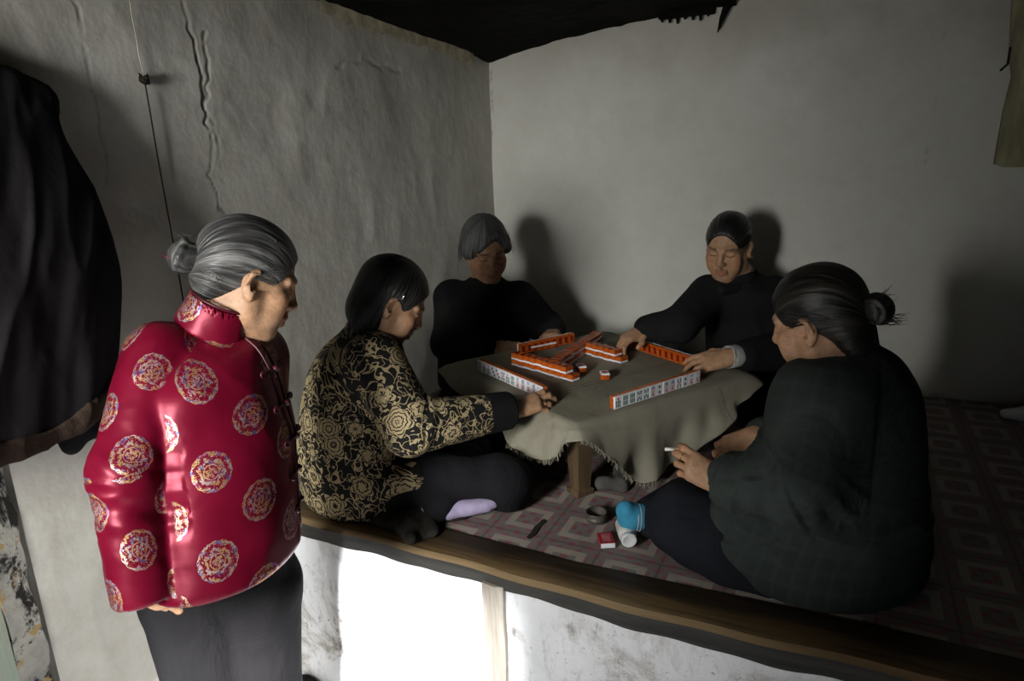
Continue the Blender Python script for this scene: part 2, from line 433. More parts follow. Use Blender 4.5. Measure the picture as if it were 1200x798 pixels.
def m_mat():
    n = NM('printed_linoleum', .55, .35); co = n.coord(); x, y, z = n.xyz(co)
    u = (x+0.70+0.0755)/0.151; v = (y-1.511+0.079)/0.158
    fu = u.fract()-0.5; fv = v.fract()-0.5; au = fu.abs(); av = fv.abs(); m = au.max(av)
    ring = m.gt(.20)*m.lt(.335); inner = m.lt(.165)
    # small printed flowers, finer lattice turned by 45 degrees
    p = (u+v)*3.0; q = (u-v)*3.0; dd = ((p.fract()-.5).abs()+(q.fract()-.5).abs())
    fl = (dd+n.noise(co, 130, 2)*0.5).lt(.62)
    alt = n.noise(co, 22, 3)
    base = n.mix(fl, (.185, .162, .158), (.26, .10, .108))
    c = n.mix(ring, base, (.33, .295, .25))
    c = n.mix(inner*fl, c, (.225, .075, .085))
    edge = (au.gt(.482)).max(av.gt(.482)); c = n.mix(edge*.75, c, (.10, .07, .065))
    wear = n.noise(co, 3.5, 6, .7).smooth(.45, .7); c = n.mix(wear*.55, c, (.135, .12, .11))
    g = n.noise(co, 16, 6, .75).smooth(.55, .72); c = n.mix(g*.5, c, (.06, .05, .045))
    n.base(c); n.bump(n.noise(co, 4, 3)+ n.noise(co, 60, 3)*.05, .35, .02); return n.m
M['mat'] = m_mat()
def m_cloth():
    n = NM('khaki_canvas', .93, .12); co = n.coord(); x, y, z = n.xyz(co)
    c = n.mix(n.noise(co, 4, 5, .6).smooth(.3, .7), (.215, .198, .150), (.29, .27, .21))
    c = n.mix(n.noise(co, 12, 6, .7).smooth(.55, .75)*.5, c, (.09, .08, .058))
    s1 = x*.8526-y*.5225; s2 = x*.5225+y*.8526           # seams sewn across the cloth
    sm = ((s1+1.615).abs().lt(.0022)).max((s1+1.595).abs().lt(.0022)).max((s2-1.62).abs().lt(.002)*(z.lt(.89)))
    c = n.mix(sm*.55, c, (.07, .062, .045)); n.base(c)
    h = n.noise(co, 6, 3, .5, .2, (1.2, .8, 1)) - sm*.25 + n.noise(co, 420, 1)*.05
    n.bump(h, .45, .02); return n.m
M['cloth'] = m_cloth()
def m_tint(name, base, rough, bsc=300, spec=.4, sss=.0):
    n = NM(name, rough, spec); co = n.coord(); t = n.attr('tint', 'Color')
    mo = n.noise(co, 60, 4).smooth(.3, .7)
    n.base(n.mul(n.mix(mo, tuple(c*.84 for c in base), tuple(c*1.12 for c in base)), t))
    v = n.voro(co, bsc); h = X(n.nt, v.outputs['Distance'])*.12 + n.noise(co, 80, 5, .6, 1.2)*1.2 + n.noise(co, 45, 3, .6, .5, (1, 1, 2.5))
    n.bump(h, .35, .0035); n.set('Subsurface Weight', sss); n.set('Subsurface Radius', (.01, .004, .002)); return n.m
M['skin'] = m_tint('aged_skin', (.36, .205, .118), .5, 420, .35)
def m_hair(name, a, b, rough=.42, grey=.5):
    n = NM(name, rough, .4); uv = n.attr('cuv'); u, v, w = n.xyz(uv)
    st = n.noise(n.vec(u*150, v*9, w*3), 1, 3, .6); st2 = n.noise(n.vec(u*30, v*4, w*2), 1, 3, .6)
    n.base(n.mix((st*.6+st2*.6-.1).smooth(.5-grey*.25, .85-grey*.2), a, b)); n.bump(st+st2*.9, .75, .006); return n.m
M['hair_grey'] = m_hair('grey_hair', (.020, .0195, .019), (.20, .197, .19), .42, .42)
M['hair_salt'] = m_hair('salt_hair', (.022, .022, .022), (.17, .17, .165), .5, .55)
M['hair_black'] = m_hair('black_hair', (.006, .006, .006), (.03, .029, .028), .38, .4)
M['hair_brown'] = m_hair('greying_dark_hair', (.005, .0048, .0042), (.034, .030, .022), .42, .3)
def m_satin():
    n = NM('red_brocade', .40, .42); uv = n.attr('cuv'); u, v, w = n.xyz(uv); co = n.coord()
    du, dv_ = 0.160, 0.150
    col = (u/du*2).floor(); odd = (col*.5).fract()*2
    fu = ((u/du*2).fract()-.5)*du*.5; fv = ((v/dv_+odd*.5).fract()-.5)*dv_
    r = (fu*fu*1.0+fv*fv).sqrt(); ang = fv.atan2(fu)
    disc = (r+(ang*14).sin()*.0007).lt(.0345)
    wob = n.noise(uv, 190, 2, .5, 1.5)
    orn = ((r*460+(ang*6).sin()*1.0+wob*11).sin()+(n.noise(uv, 420, 2)-.5)*4.5).gt(.25)
    rim = ((r+(ang*14).sin()*.0012).gt(.0335)*n.noise(uv, 300, 1).gt(.45)).max(r.lt(.0135)*r.gt(.0118))
    g = n.noise(uv, 60, 2, .5); cc = n.mix(g.smooth(.45, .58), (.42, .28, .13), (.40, .35, .32))
    cc = n.mix(n.noise(uv, 75, 2, .5, 1).smooth(.56, .62), cc, (.10, .14, .30)); cc = n.mix(n.noise(n.vec(v*1.1, u, 4.0), 80, 2).smooth(.6, .66), cc, (.30, .10, .25))
    thread = disc*(orn.max(rim))*w
    red = n.mix(n.noise(co, 9, 3).smooth(.3, .7), (.088, .0018, .011), (.122, .0034, .016))
    c = n.mix(thread, red, cc); n.base(c)
    fold = n.noise(co, 9, 2, .45, .3, (1.1, 1.1, .8)); fold2 = n.noise(co, 26, 2, .5, .2, (.7, .7, 2.2))
    n.bump(fold+fold2*.05+thread*.015, .42, .02); n.nt.links.new((thread*.75).v, n.b.inputs['Metallic'])
    n.rough(thread*.12+.35); n.set('Specular Tint', (1.0, .28, .36, 1)); return n.m
M['satin'] = m_satin()
M['satin_plain'] = simple('red_satin', (.23, .007, .028), .36, .5, .12, 30, .2, 60)
M['satin_dark'] = simple('maroon_piping', (.06, .003, .010), .45, .4, .1)
def m_damask():
    n = NM('black_gold_damask', .8, .15); uv = n.attr('cuv'); u, v, w = n.xyz(uv); co = n.coord()
    uvw = n.vec(u+n.noise(uv, 40, 1)*.0, v, 0.0)
    sc = 12.0
    vo = n.voro(uvw, sc, .55); px, py, pz = n.xyz(vo.outputs['Position']); d = X(n.nt, vo.outputs['Distance'])
    ang = (v-py).atan2(u-px)
    rr = d/(1+(ang*6).sin()*.14+(n.noise(uvw, 60, 1)-.5)*.3)
    petal = rr.lt(.40); inn = ((rr*64+(ang*6).sin()*1.8+(ang*12).sin()*.7).sin()).gt(-.5); core = rr.lt(.07)
    fl = petal*inn.max(core); rim = rr.gt(.385)*rr.lt(.415)
    n1 = n.noise(uvw, 26, 1.2, .4, .9); n2 = n.noise(n.vec(v*1.0, u*1.0, 3.0), 25, 1.2, .4, 1.1)
    scroll = (n1-.5).abs().lt(.023).max((n2-.47).abs().lt(.018))
    halo = rr.gt(.45)
    gold = (fl.max(rim)).max(scroll*halo)
    gc = n.mix(n.noise(uv, 90, 2), (.33, .26, .145), (.46, .37, .21))
    c = n.mix(gold*w, n.mix(n.noise(co, 20, 2), (.008, .0075, .0075), (.014, .013, .013)), gc); n.base(c)
    n.bump(n.noise(co, 11, 4, .6, .8)+gold*.06+n.noise(uv, 600, 1)*.04, .5, .015); return n.m
M['damask'] = m_damask()
def m_woven(name, a, b, stripe, s=26):
    n = NM(name, .92, .12); uv = n.attr('cuv'); u, v, w = n.xyz(uv); co = n.coord()
    c = n.mix(n.noise(co, 7, 4).smooth(.3, .7), a, b)
    st = ((u*s).fract()-.5).abs().lt(.13); st2 = ((v*s).fract()-.5).abs().lt(.13)
    c = n.mix(st*.45, c, stripe); c = n.mix(st2*.35, c, stripe); n.base(c)
    n.bump(n.noise(co, 8, 4, .6, 1.0)+n.noise(uv, 700, 1)*.05, .55, .02); return n.m
M['green_coat'] = m_woven('dark_green_plaid', (.024, .030, .028), (.034, .041, .038), (.038, .047, .043))
M['navy'] = m_woven('navy_trouser', (.010, .011, .015), (.015, .016, .021), (.012, .013, .017), 60)
M['charcoal'] = m_woven('charcoal_coat', (.0085, .0085, .009), (.014, .014, .0145), (.011, .011, .012), 40)
M['black_tr'] = m_woven('black_trouser', (.008, .008, .010), (.013, .013, .015), (.010, .010, .013), 70)
M['stand_tr'] = m_woven('black_cotton', (.0045, .0043, .005), (.0078, .0072, .0078), (.006, .0055, .006), 70)
M['lilac'] = simple('lilac_sock', (.36, .31, .46), .9, .1, .12, 30, .3, 300)
M['blue'] = simple('blue_sock', (.045, .24, .38), .9, .1, .12, 30, .3, 300)
M['gold_metal'] = NM('gold', .25, .5).base((.75, .52, .18)).set('Metallic', 1.0).m
M['steel'] = NM('steel', .25, .5).base((.72, .73, .76)).set('Metallic', 1.0).m
M['tin'] = simple('tarnished_tin', (.15, .14, .12), .45, .5, .4, 25); M['tin'].node_tree.nodes['Principled BSDF'].inputs['Metallic'].default_value = .7
M['ivory'] = simple('white_resin', (.78, .78, .80), .3, .5, .03, 30, 0)
M['amber'] = NM('amber_resin', .22, .5)
def _amber():
    n = M['amber']; co = n.coord()
    n.base(n.mix(n.noise(co, 90, 3, .6, 1).smooth(.35, .65), (.29, .040, .005), (.50, .115, .012)))
    n.set('Emission Strength', 0.0); return n.m
M['amber'] = _amber()
M['amber_dark'] = simple('dark_red_resin', (.17, .013, .004), .25, .5, .3, 80, 0)
M['ink_g'] = simple('green_ink', (.03, .13, .09), .6, .3, .05, 30, 0)
M['ink_b'] = simple('blue_ink', (.03, .05, .16), .6, .3, .05, 30, 0)
M['ink_r'] = simple('red_ink', (.50, .03, .06), .6, .3, .05, 30, 0)
M['bottle'] = simple('white_plastic', (.60, .585, .55), .4, .4, .06, 20, .05)
M['cap'] = simple('ribbed_cap', (.66, .66, .66), .45, .4, .04, 20, .05)
M['mbox'] = simple('red_card', (.30, .02, .035), .7, .3, .2, 40, .1)
M['white_card'] = simple('white_card', (.74, .74, .78), .7, .3, .05, 40, .05)
M['cig'] = simple('cigarette_paper', (.75, .74, .70), .8, .2, .05, 60, 0)
M['ash_o'] = simple('filter', (.55, .30, .12), .8, .2, .1, 60, 0)
M['grey_felt'] = simple('grey_felt', (.07, .068, .064), .95, .1, .25, 20, .4, 200)
M['pad'] = simple('dark_wool', (.030, .028, .024), .97, .08, .4, 14, .7, 160, .006)
M['cuff_w'] = simple('white_cuff', (.42, .41, .40), .9, .1, .08, 40, .3, 200)
M['coat'] = simple('dark_work_coat', (.015, .0135, .0145), .92, .1, .3, 6, .3, 9, .02)
M['coat_band'] = simple('brown_hem', (.034, .022, .016), .9, .12, .25, 10, .4, 30, .01)

# ------------------------------------------------------------------ the setting
XL, YB = -1.52, 2.965
def ptx(x, y, Xp):
    v = C_F + C_R*(x-600)/FPX - C_U*(y-399)/FPX
    return CAM + v*(Xp-CAM[0])/v[0]
def pty(x, y, Yp):
    v = C_F + C_R*(x-600)/FPX - C_U*(y-399)/FPX
    return CAM + v*(Yp-CAM[1])/v[1]
def seg_dist(P, poly):
    d = np.full(len(P), 9.0)
    for a, b in zip(poly, poly[1:]):
        a = np.asarray(a); b = np.asarray(b); ab = b-a; t = np.clip((P-a) @ ab/(ab @ ab), 0, 1)
        d = np.minimum(d, np.linalg.norm(P-a-t[:, None]*ab, axis=1))
    return d
def wall_grid(name, mat, org, du, dn, U, H, step, amp, cracks, seed):
    org, du, dn = np.array(org, float), np.array(du, float), np.array(dn, float)
    nu, nv = int(U/step)+1, int(H/step)+1
    u, v = np.meshgrid(np.linspace(0, U, nu), np.linspace(0, H, nv), indexing='ij'); u, v = u.ravel(), v.ravel()
    P = org + u[:, None]*du + v[:, None]*ZZ
    n = np.stack([u, v, np.full_like(u, seed)], 1)
    sp = np.clip((fbm(n*1.7+31, 2)-.52)*6, 0, 1)
    h = amp*((fbm(n*2.2, 3)-.5)*2.4 + (ridge(n*np.array([6, 3.5, 1]), 2)-.75)*.9*sp + (fbm(n*20, 2)-.5)*.10)
    dirt = np.zeros(len(P))
    for poly, w, deep, dk in cracks:
        wob = P + dn*0 + np.stack([np.zeros(len(P)), (vnoise(n*45)-.5)*.022, (vnoise(n*45+9)-.5)*.022], 1)
        d = seg_dist(wob, poly)/np.clip(.25+1.5*vnoise(n*19+4), .3, 1.5); g = np.clip(1-d/w, 0, 1)*(.35+.65*(vnoise(n*8+2) > .38))
        h -= deep*g; h += deep*.08*np.clip(1-np.abs(d-w*2.2)/(w*2), 0, 1)*(vnoise(n*15) > .4)
        dirt = np.maximum(dirt, dk*np.clip(1-d/(w*.8), 0, 1)*(.3+.7*(vnoise(n*11+6) > .4)))
    P = P + h[:, None]*dn
    i = np.arange(nu*nv).reshape(nu, nv); Q = np.stack([i[:-1, :-1], i[1:, :-1], i[1:, 1:], i[:-1, 1:]], -1).reshape(-1, 4)
    if np.dot(np.cross(du, ZZ), dn) < 0: Q = Q[:, ::-1]
    b = [org-dn*.02, org+du*U-dn*.02, org+du*U+ZZ*H-dn*.02, org+ZZ*H-dn*.02]      # solid wall behind the rough face
    V = np.concatenate([P, b, [q-dn*.13 for q in b]]); k = len(P)
    E = np.array([[k, k+3, k+2, k+1], [k+4, k+5, k+6, k+7], [k, k+1, k+5, k+4], [k+1, k+2, k+6, k+5], [k+2, k+3, k+7, k+6], [k+3, k, k+4, k+7]])
    me = mesh_np(name, V, np.concatenate([Q, E]), {'dirt': ('FLOAT', np.concatenate([dirt, np.zeros(8)]))})
    return tag(link(name, me, mat), kind='structure')
cr = lambda pts: [ptx(x, y, XL) for x, y in pts]
wall_grid('wall_left', M['wall_l'], (XL, .715, 0), (0, 1, 0), (1, 0, 0), YB-.715+.02, 2.5, .005, .009, [
    (cr([(208, -20), (224, 40), (236, 92), (240, 130), (249, 172), (245, 205), (256, 236), (264, 252)]), .0045, .006, .75),
    (cr([(240, 40), (243, 90), (240, 130)]), .004, .005, .5),
    (cr([(88, -10), (98, 60), (113, 120), (121, 170), (126, 215)]), .004, .003, .45),
    (cr([(240, 130), (252, 150), (258, 190), (262, 215)]), .0035, .004, .3), (cr([(395, 78), (430, 70), (470, 84)]), .012, .004, .0)], 1.7)
cb = lambda pts: [pty(x, y, YB) for x, y in pts]
wall_grid('wall_back', M['wall_b'], (XL-.02, YB, 0), (1, 0, 0), (0, -1, 0), 3.95, 2.5, .0095, .007, [
    (cb([(574, 60), (576, 120), (575, 180), (578, 255)]), .006, .003, .75),
    (cb([(1106, 40), (1100, 90), (1094, 130), (1084, 190)]), .004, .001, .35),
    (cb([(640, 300), (680, 302), (700, 315)]), .006, .002, .1), (cb([(1090, 462), (1130, 470), (1200, 476)]), .012, .004, .35)], 5.1)
def boxes(name, mat, L, kind='structure'):
    m = MB()
    for lo, hi in L:
        lo, hi = np.array(lo, float), np.array(hi, float); m.box((lo+hi)/2, (hi-lo)/2)
    return tag(m.build(name, mat), kind=kind)
# the doorway in the left wall, beside the camera; the wall goes on past it; the front wall has its own doorway
M['sooty'] = simple('low_bounce_plaster', (.055, .050, .043), .95, .1, .3, 5, .3, 30, .01)  # unseen walls and ceiling kept this dark to cut bounced light
boxes('wall_front', M['sooty'], [((XL-.0, -1.42, 0), (-.62, -1.3, 2.5)), ((.80, -1.42, 0), (2.42, -1.3, 2.5)), ((-.62, -1.42, 1.66), (.80, -1.3, 2.5))])
boxes('wall_right', M['sooty'], [((2.4, -1.42, 0), (2.52, YB+.1, 2.5))])
boxes('wall_left_front', M['wall_l'], [((XL-.13, -1.42, 0), (XL, -.32, 2.5)), ((XL-.13, -.32, 2.02), (XL, .715, 2.5))])
boxes('light_baffle', M['sooty'], [((XL-.0, -.50, 0), (-1.46, -.38, 2.5)), ((-1.46, -.50, 0), (-1.02, -.38, 1.22)), ((-1.46, -.50, 1.76), (-.74, -.38, 2.5)), ((-1.02, -.50, 0), (-.52, -.38, .30)), ((-1.02, -.50, 1.05), (-.52, -.38, 1.22)), ((-.74, -.50, 1.22), (-.52, -.38, 2.5)), ((-.58, -1.3, .98), (-.52, -.50, 2.5)), ((-.58, -.50, .30), (-.52, -.38, 1.12)), ((-.52, -.50, 2.0), (.80, -.38, 2.5)), ((.80, -.50, 0), (2.4, -.38, 2.5))])  # unseen baffle and partition added to shape the window light and sun
boxes('floor', M['floor'], [((XL-.13, -1.42, -.08), (2.52, YB, 0))])
boxes('ceiling', M['sooty'], [((XL-.13, -1.42, 2.5), (2.52, YB+.12, 2.58))])

def strip(name, mat, prof, parent=None, **kw):  # lumpy plank from a list of rings
    n = len(prof[0]); V = [tuple(p) for r in prof for p in r]; F = []
    for i in range(len(prof)-1):
        for j in range(n): F.append((i*n+j, i*n+(j+1) % n, (i+1)*n+(j+1) % n, (i+1)*n+j))
    F += [tuple(range(n-1, -1, -1)), tuple((len(prof)-1)*n+j for j in range(n))]
    me = bpy.data.meshes.new(name); me.from_pydata(V, [], F); me.update(); return link(name, me, mat, parent, False)
# door jamb at the left edge of the photograph
dj = empty('door_1', (XL, .6, 0)); tag(dj, kind='structure')
zs = np.linspace(0, 2.02, 70)
strip('jamb', M['jamb'], [[(XL+.004+.004*math.sin(z*9), .643+.003*math.sin(z*31), z), (XL+.006, .702+.003*math.sin(z*23)+.003*math.sin(z*57), z), (XL-.12, .702, z), (XL-.12, .643, z)] for z in zs], dj)
strip('jamb_edge', M['jamb_green'], [[(XL-.002, .604+.002*math.sin(z*17), z), (XL+.001, .641, z), (XL-.10, .641, z), (XL-.10, .594, z)] for z in zs], dj)
m = MB(); m.box((XL-.10, .14, 1.01), (.02, .46, 1.01)); m.build('doorway_fill', M['soot'], dj)  # dark panel added to fill the doorway, standing for the black beyond
# sagging sheet under the ceiling
def sheet():
    nx, ny = 70, 90; xs = np.linspace(XL+.0, -.44, nx); ys = np.linspace(1.0, YB-.0, ny)
    x, y = np.meshgrid(xs, ys, indexing='ij'); x, y = x.ravel(), y.ravel()
    zl = np.interp(y, [1.0, 1.82, 2.27, 2.6, 2.8, YB], [2.16, 2.085, 2.063, 2.05, 2.036, 2.018])
    zb = np.interp(x, [XL, -1.40, -1.156, -.78, -.60, -.44], [2.018, 2.045, 2.086, 2.125, 2.14, 2.135])
    z = zl+zb-2.018 + .05*(fbm(np.stack([x*3, y*3, x*0], 1), 3)-.5)*np.clip((x-XL)*6, 0, 1)*np.clip((YB-y)*6, 0, 1) - .03*np.exp(-((x+1)**2+(y-2.3)**2)/.1) + .006*(vnoise(np.stack([x*30, y*30, x], 1))-.5)
    P = np.stack([x, y, z], 1); i = np.arange(nx*ny).reshape(nx, ny)
    Q = np.stack([i[:-1, :-1], i[:-1, 1:], i[1:, 1:], i[1:, :-1]], -1).reshape(-1, 4); k = len(P)
    V = np.concatenate([P, P+[0, 0, .012]]); Q = np.concatenate([Q, Q[:, ::-1]+k])
    o = link('ceiling_sheet', mesh_np('ceiling_sheet', V, Q), M['sheet'])
    tag(o, 'sooty dark sheet sagging below the ceiling in the room corner', 'ceiling sheet')
    m = MB(); rng = random.Random(3)                       # torn paper rim pasted along the left wall
    for (xa, ya), (xb, yb) in zip([(375, 0), (405, 14), (440, 26), (470, 35), (505, 47), (530, 56)], [(405, 14), (440, 26), (470, 35), (505, 47), (530, 56), (555, 68)]):
        for k in range(5):
            t0, t1 = k/5, (k+1)/5; p0 = ptx(xa+(xb-xa)*t0, ya+(yb-ya)*t0, XL+.014); p1 = ptx(xa+(xb-xa)*t1, ya+(yb-ya)*t1, XL+.014)
            w0, w1 = .022+.016*rng.random(), .022+.016*rng.random()
            m.poly([p0+ZZ*.02, p1+ZZ*.02, p1-ZZ*w1, p0-ZZ*w0]); m.poly([p0+ZZ*.02-[.004, 0, 0], p0-ZZ*w0-[.004, 0, 0], p1-ZZ*w1-[.004, 0, 0], p1+ZZ*.02-[.004, 0, 0]])
    m.build('torn_paper_rim', M['paper'], o)
    m = MB()                                               # ragged end: batten and a hanging tatter
    a, b = pty(772, 24, YB-.02), pty(838, 14, YB-.02); m.box((a+b)/2+ZZ*.02, ((b-a)[0]/2, .012, .022), bev=.003)
    for k in range(7):
        q = pty(776+k*9, 25-k*1.2, YB-.025); m.tube([q+ZZ*.02, q-ZZ*(.004+.006*(k % 3))], [.012, .004], 6)
    m.build('ragged_edge', M['sheet'], o)
    m = MB(); q = [pty(x, y, YB-.03) for x, y in ((846, -8), (852, 8), (846, 22), (841, 38))]; m.tube(q, [.022, .016, .010, .002], 8); m.build('hanging_tatter', M['sheet'], o)
    return o
sheet()
# torn board hanging at the right of the back wall
def board_tr():
    pts = [(1200, -10), (1187, -10), (1183, 60), (1186, 90), (1176, 130), (1165, 192), (1176, 196), (1210, 196), (1235, 190), (1235, -10)]
    m = MB(); f = [pty(x, y, YB-.045) for x, y in pts]; m.poly(f); m.poly([p+np.array([0, .02, 0]) for p in f][::-1])
    for i in range(len(f)):
        a, b = f[i], f[(i+1) % len(f)]; m.poly([b, a, a+np.array([0, .02, 0]), b+np.array([0, .02, 0])])
    o = m.build('wall_board', simple('yellowed_board', (.30, .275, .17), .85, .15, .25, 9, .4, 40, .01, (3, 3, .6)))
    tag(o, 'yellowed torn board hanging high on the back wall at the right edge', 'board')
    n = MB(); n.tube([pty(1184, 55, YB-.05), pty(1181, 75, YB-.052), pty(1172, 83, YB-.05)], .004, 6); n.build('bent_nail', M['cord'], o)
board_tr()

# ------------------------------------------------------------------ the brick bed (kang)
kg = empty('brick_bed', (.4, 2.1, 0)); tag(kg, 'whitewashed heated brick bed filling the end of the room', 'brick bed')
m = MB(); m.box(((XL+2.4)/2, (1.278+YB)/2-.012, KZ/2-.001), ((2.4-XL)/2-.022, (YB-1.278)/2-.014, KZ/2-.003)); m.build('brick_core', M['kang'], kg)
def front():
    U, H, st = 3.895, .625, .011; nu, nv = int(U/st), int(H/st)
    u, v = np.meshgrid(np.linspace(0, U, nu), np.linspace(0, H, nv), indexing='ij'); u, v = u.ravel(), v.ravel(); q = np.stack([u, v, u*0+3], 1)
    y = 1.262 - .010*(fbm(q*4, 4)-.5) - .004*(ridge(q*9, 2)-.6)
    P = np.stack([XL+.01+u, y, v], 1); i = np.arange(nu*nv).reshape(nu, nv); Q = np.stack([i[:-1, :-1], i[1:, :-1], i[1:, 1:], i[:-1, 1:]], -1).reshape(-1, 4)
    link('front_panel', mesh_np('front_panel', P, Q), M['kang'], kg)
front()
xs = np.linspace(XL+.012, 2.385, 170); rng = np.random.default_rng(5)
def bring(x):
    chip = .010*max(0, math.sin(x*7.3)+.4*math.sin(x*19)) + .004*math.sin(x*41)
    zt = KZ+.010+.004*math.sin(x*3.1); zb = .612-.006*(x+1.5)+chip*.5
    yf = 1.246+.006*math.sin(x*5)+.003*math.sin(x*23)
    return [(x, yf+.004, zb), (x, 1.300, zb-.002), (x, 1.375+.006*math.sin(x*4+1), zb), (x, 1.375+.006*math.sin(x*4+1), zt-.002), (x, 1.31, zt+.003*math.sin(x*9)), (x, yf+.012, zt), (x, yf, zt-.010)]
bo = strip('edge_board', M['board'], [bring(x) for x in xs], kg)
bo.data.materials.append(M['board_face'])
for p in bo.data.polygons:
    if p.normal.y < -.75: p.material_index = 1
zs = np.linspace(0, .62, 30)
ca = pty(566, 690, 1.25)[0]; cb_ = pty(590, 690, 1.25)[0]
strip('batten', M['post'], [[(ca+.0012*math.sin(z*40), 1.246, z), ((ca*.45+cb_*.55)+.001*math.sin(z*53), 1.240, z), (cb_+.0012*math.sin(z*33)+.0006*math.sin(z*111), 1.246, z), (cb_, 1.27, z), (ca, 1.27, z)] for z in zs], kg)
m = MB(); c0 = pty(362, 812, 1.24)
m.tube([c0+np.array([-.045+.0*k, 0, -.2]) for k in (0,)] + [c0+np.array([-.045*math.cos(t), 0, .045*math.sin(t)]) for t in np.linspace(0, math.pi, 12)] + [c0+np.array([.045, 0, -.2])], .014, 8)
fm = m.build('stove_mouth', M['soot'], kg, True)
m = MB(); m.poly([c0+np.array([-.045, .0, -.2])]+[c0+np.array([-.045*math.cos(t), .0, .045*math.sin(t)]) for t in np.linspace(0, math.pi, 12)]+[c0+np.array([.045, 0, -.2])]); m.build('stove_door', M['soot'], kg)
# printed mat on the bed
def mat_():
    nx, ny = 130, 60; xs = np.linspace(-1.50, 2.38, nx); ts = np.linspace(0, 1, ny)
    V = []
    for x in xs:
        y0 = 1.378+.012*math.sin(x*5+.6)+.006*math.sin(x*17)
        for t in ts: V.append((x, y0+(2.945-y0)*t, 0))
    V = np.array(V); V[:, 2] = KZ+.004+.004*(fbm(V*[5, 5, 1], 2)-.4)*np.clip((V[:, 1]-1.37)*9, 0.2, 1)
    i = np.arange(nx*ny).reshape(nx, ny); Q = np.stack([i[:-1, :-1], i[1:, :-1], i[1:, 1:], i[:-1, 1:]], -1).reshape(-1, 4); k = len(V)
    o = link('bed_mat', mesh_np('bed_mat', np.concatenate([V, V-[0, 0, .004]]), np.concatenate([Q, Q[:, ::-1]+k])), M['mat'])
    tag(o, 'worn pink printed linoleum mat with grey squares covering the brick bed', 'mat')
    m = MB(); pts = [ptz(x, y, KZ+.0085) for x, y in ((617, 629), (621, 631), (629, 624), (634, 616), (640, 611), (636, 608), (631, 613), (626, 617), (622, 624))]
    m.poly(pts); m.poly([p-ZZ*.002 for p in pts][::-1]); m.build('tear', M['pad'], o)
mat_()

# ------------------------------------------------------------------ low table and its cloth
E1 = nrm([.5225, .8526, 0]); E2 = np.array([-E1[1], E1[0], 0]); TC = np.array([-.725, 2.12, 0]); TT = 0.899
tb = empty('low_table', (TC[0], TC[1], KZ)); tag(tb, 'low square wooden table under the khaki cloth on the brick bed', 'table')
RT = np.stack([E1, E2, ZZ])
m = MB(); m.box(TC+[0, 0, .880], (.355, .355, .014), RT, .004); m.build('tabletop', M['leg'], tb)
m = MB()
for s_, ax in ((1, 0), (-1, 0), (1, 1), (-1, 1)):
    m.box(TC+(E1 if ax == 0 else E2)*s_*.30+[0, 0, .842], (.010, .30, .024) if ax == 0 else (.30, .010, .024), RT, .002)
m.build('apron', M['leg'], tb)
for a in (-1, 1):
    for b in (-1, 1):
        c = TC+.308*(a*E1+b*E2); m = MB(); prof = []
        for z, w in ((KZ+.006, .027), (KZ+.022, .0285), (KZ+.026, .0215), (KZ+.07, .0225), (KZ+.17, .029), (.866, .031)):
            prof.append([tuple(c+E1*sx*w+E2*sy*w+ZZ*z) for sx, sy in ((-1, -1), (1, -1), (1, 1), (-1, 1))])
            prof[-1] = [(p[0], p[1], z) for p in prof[-1]]
        strip('leg', M['leg'], prof, tb)
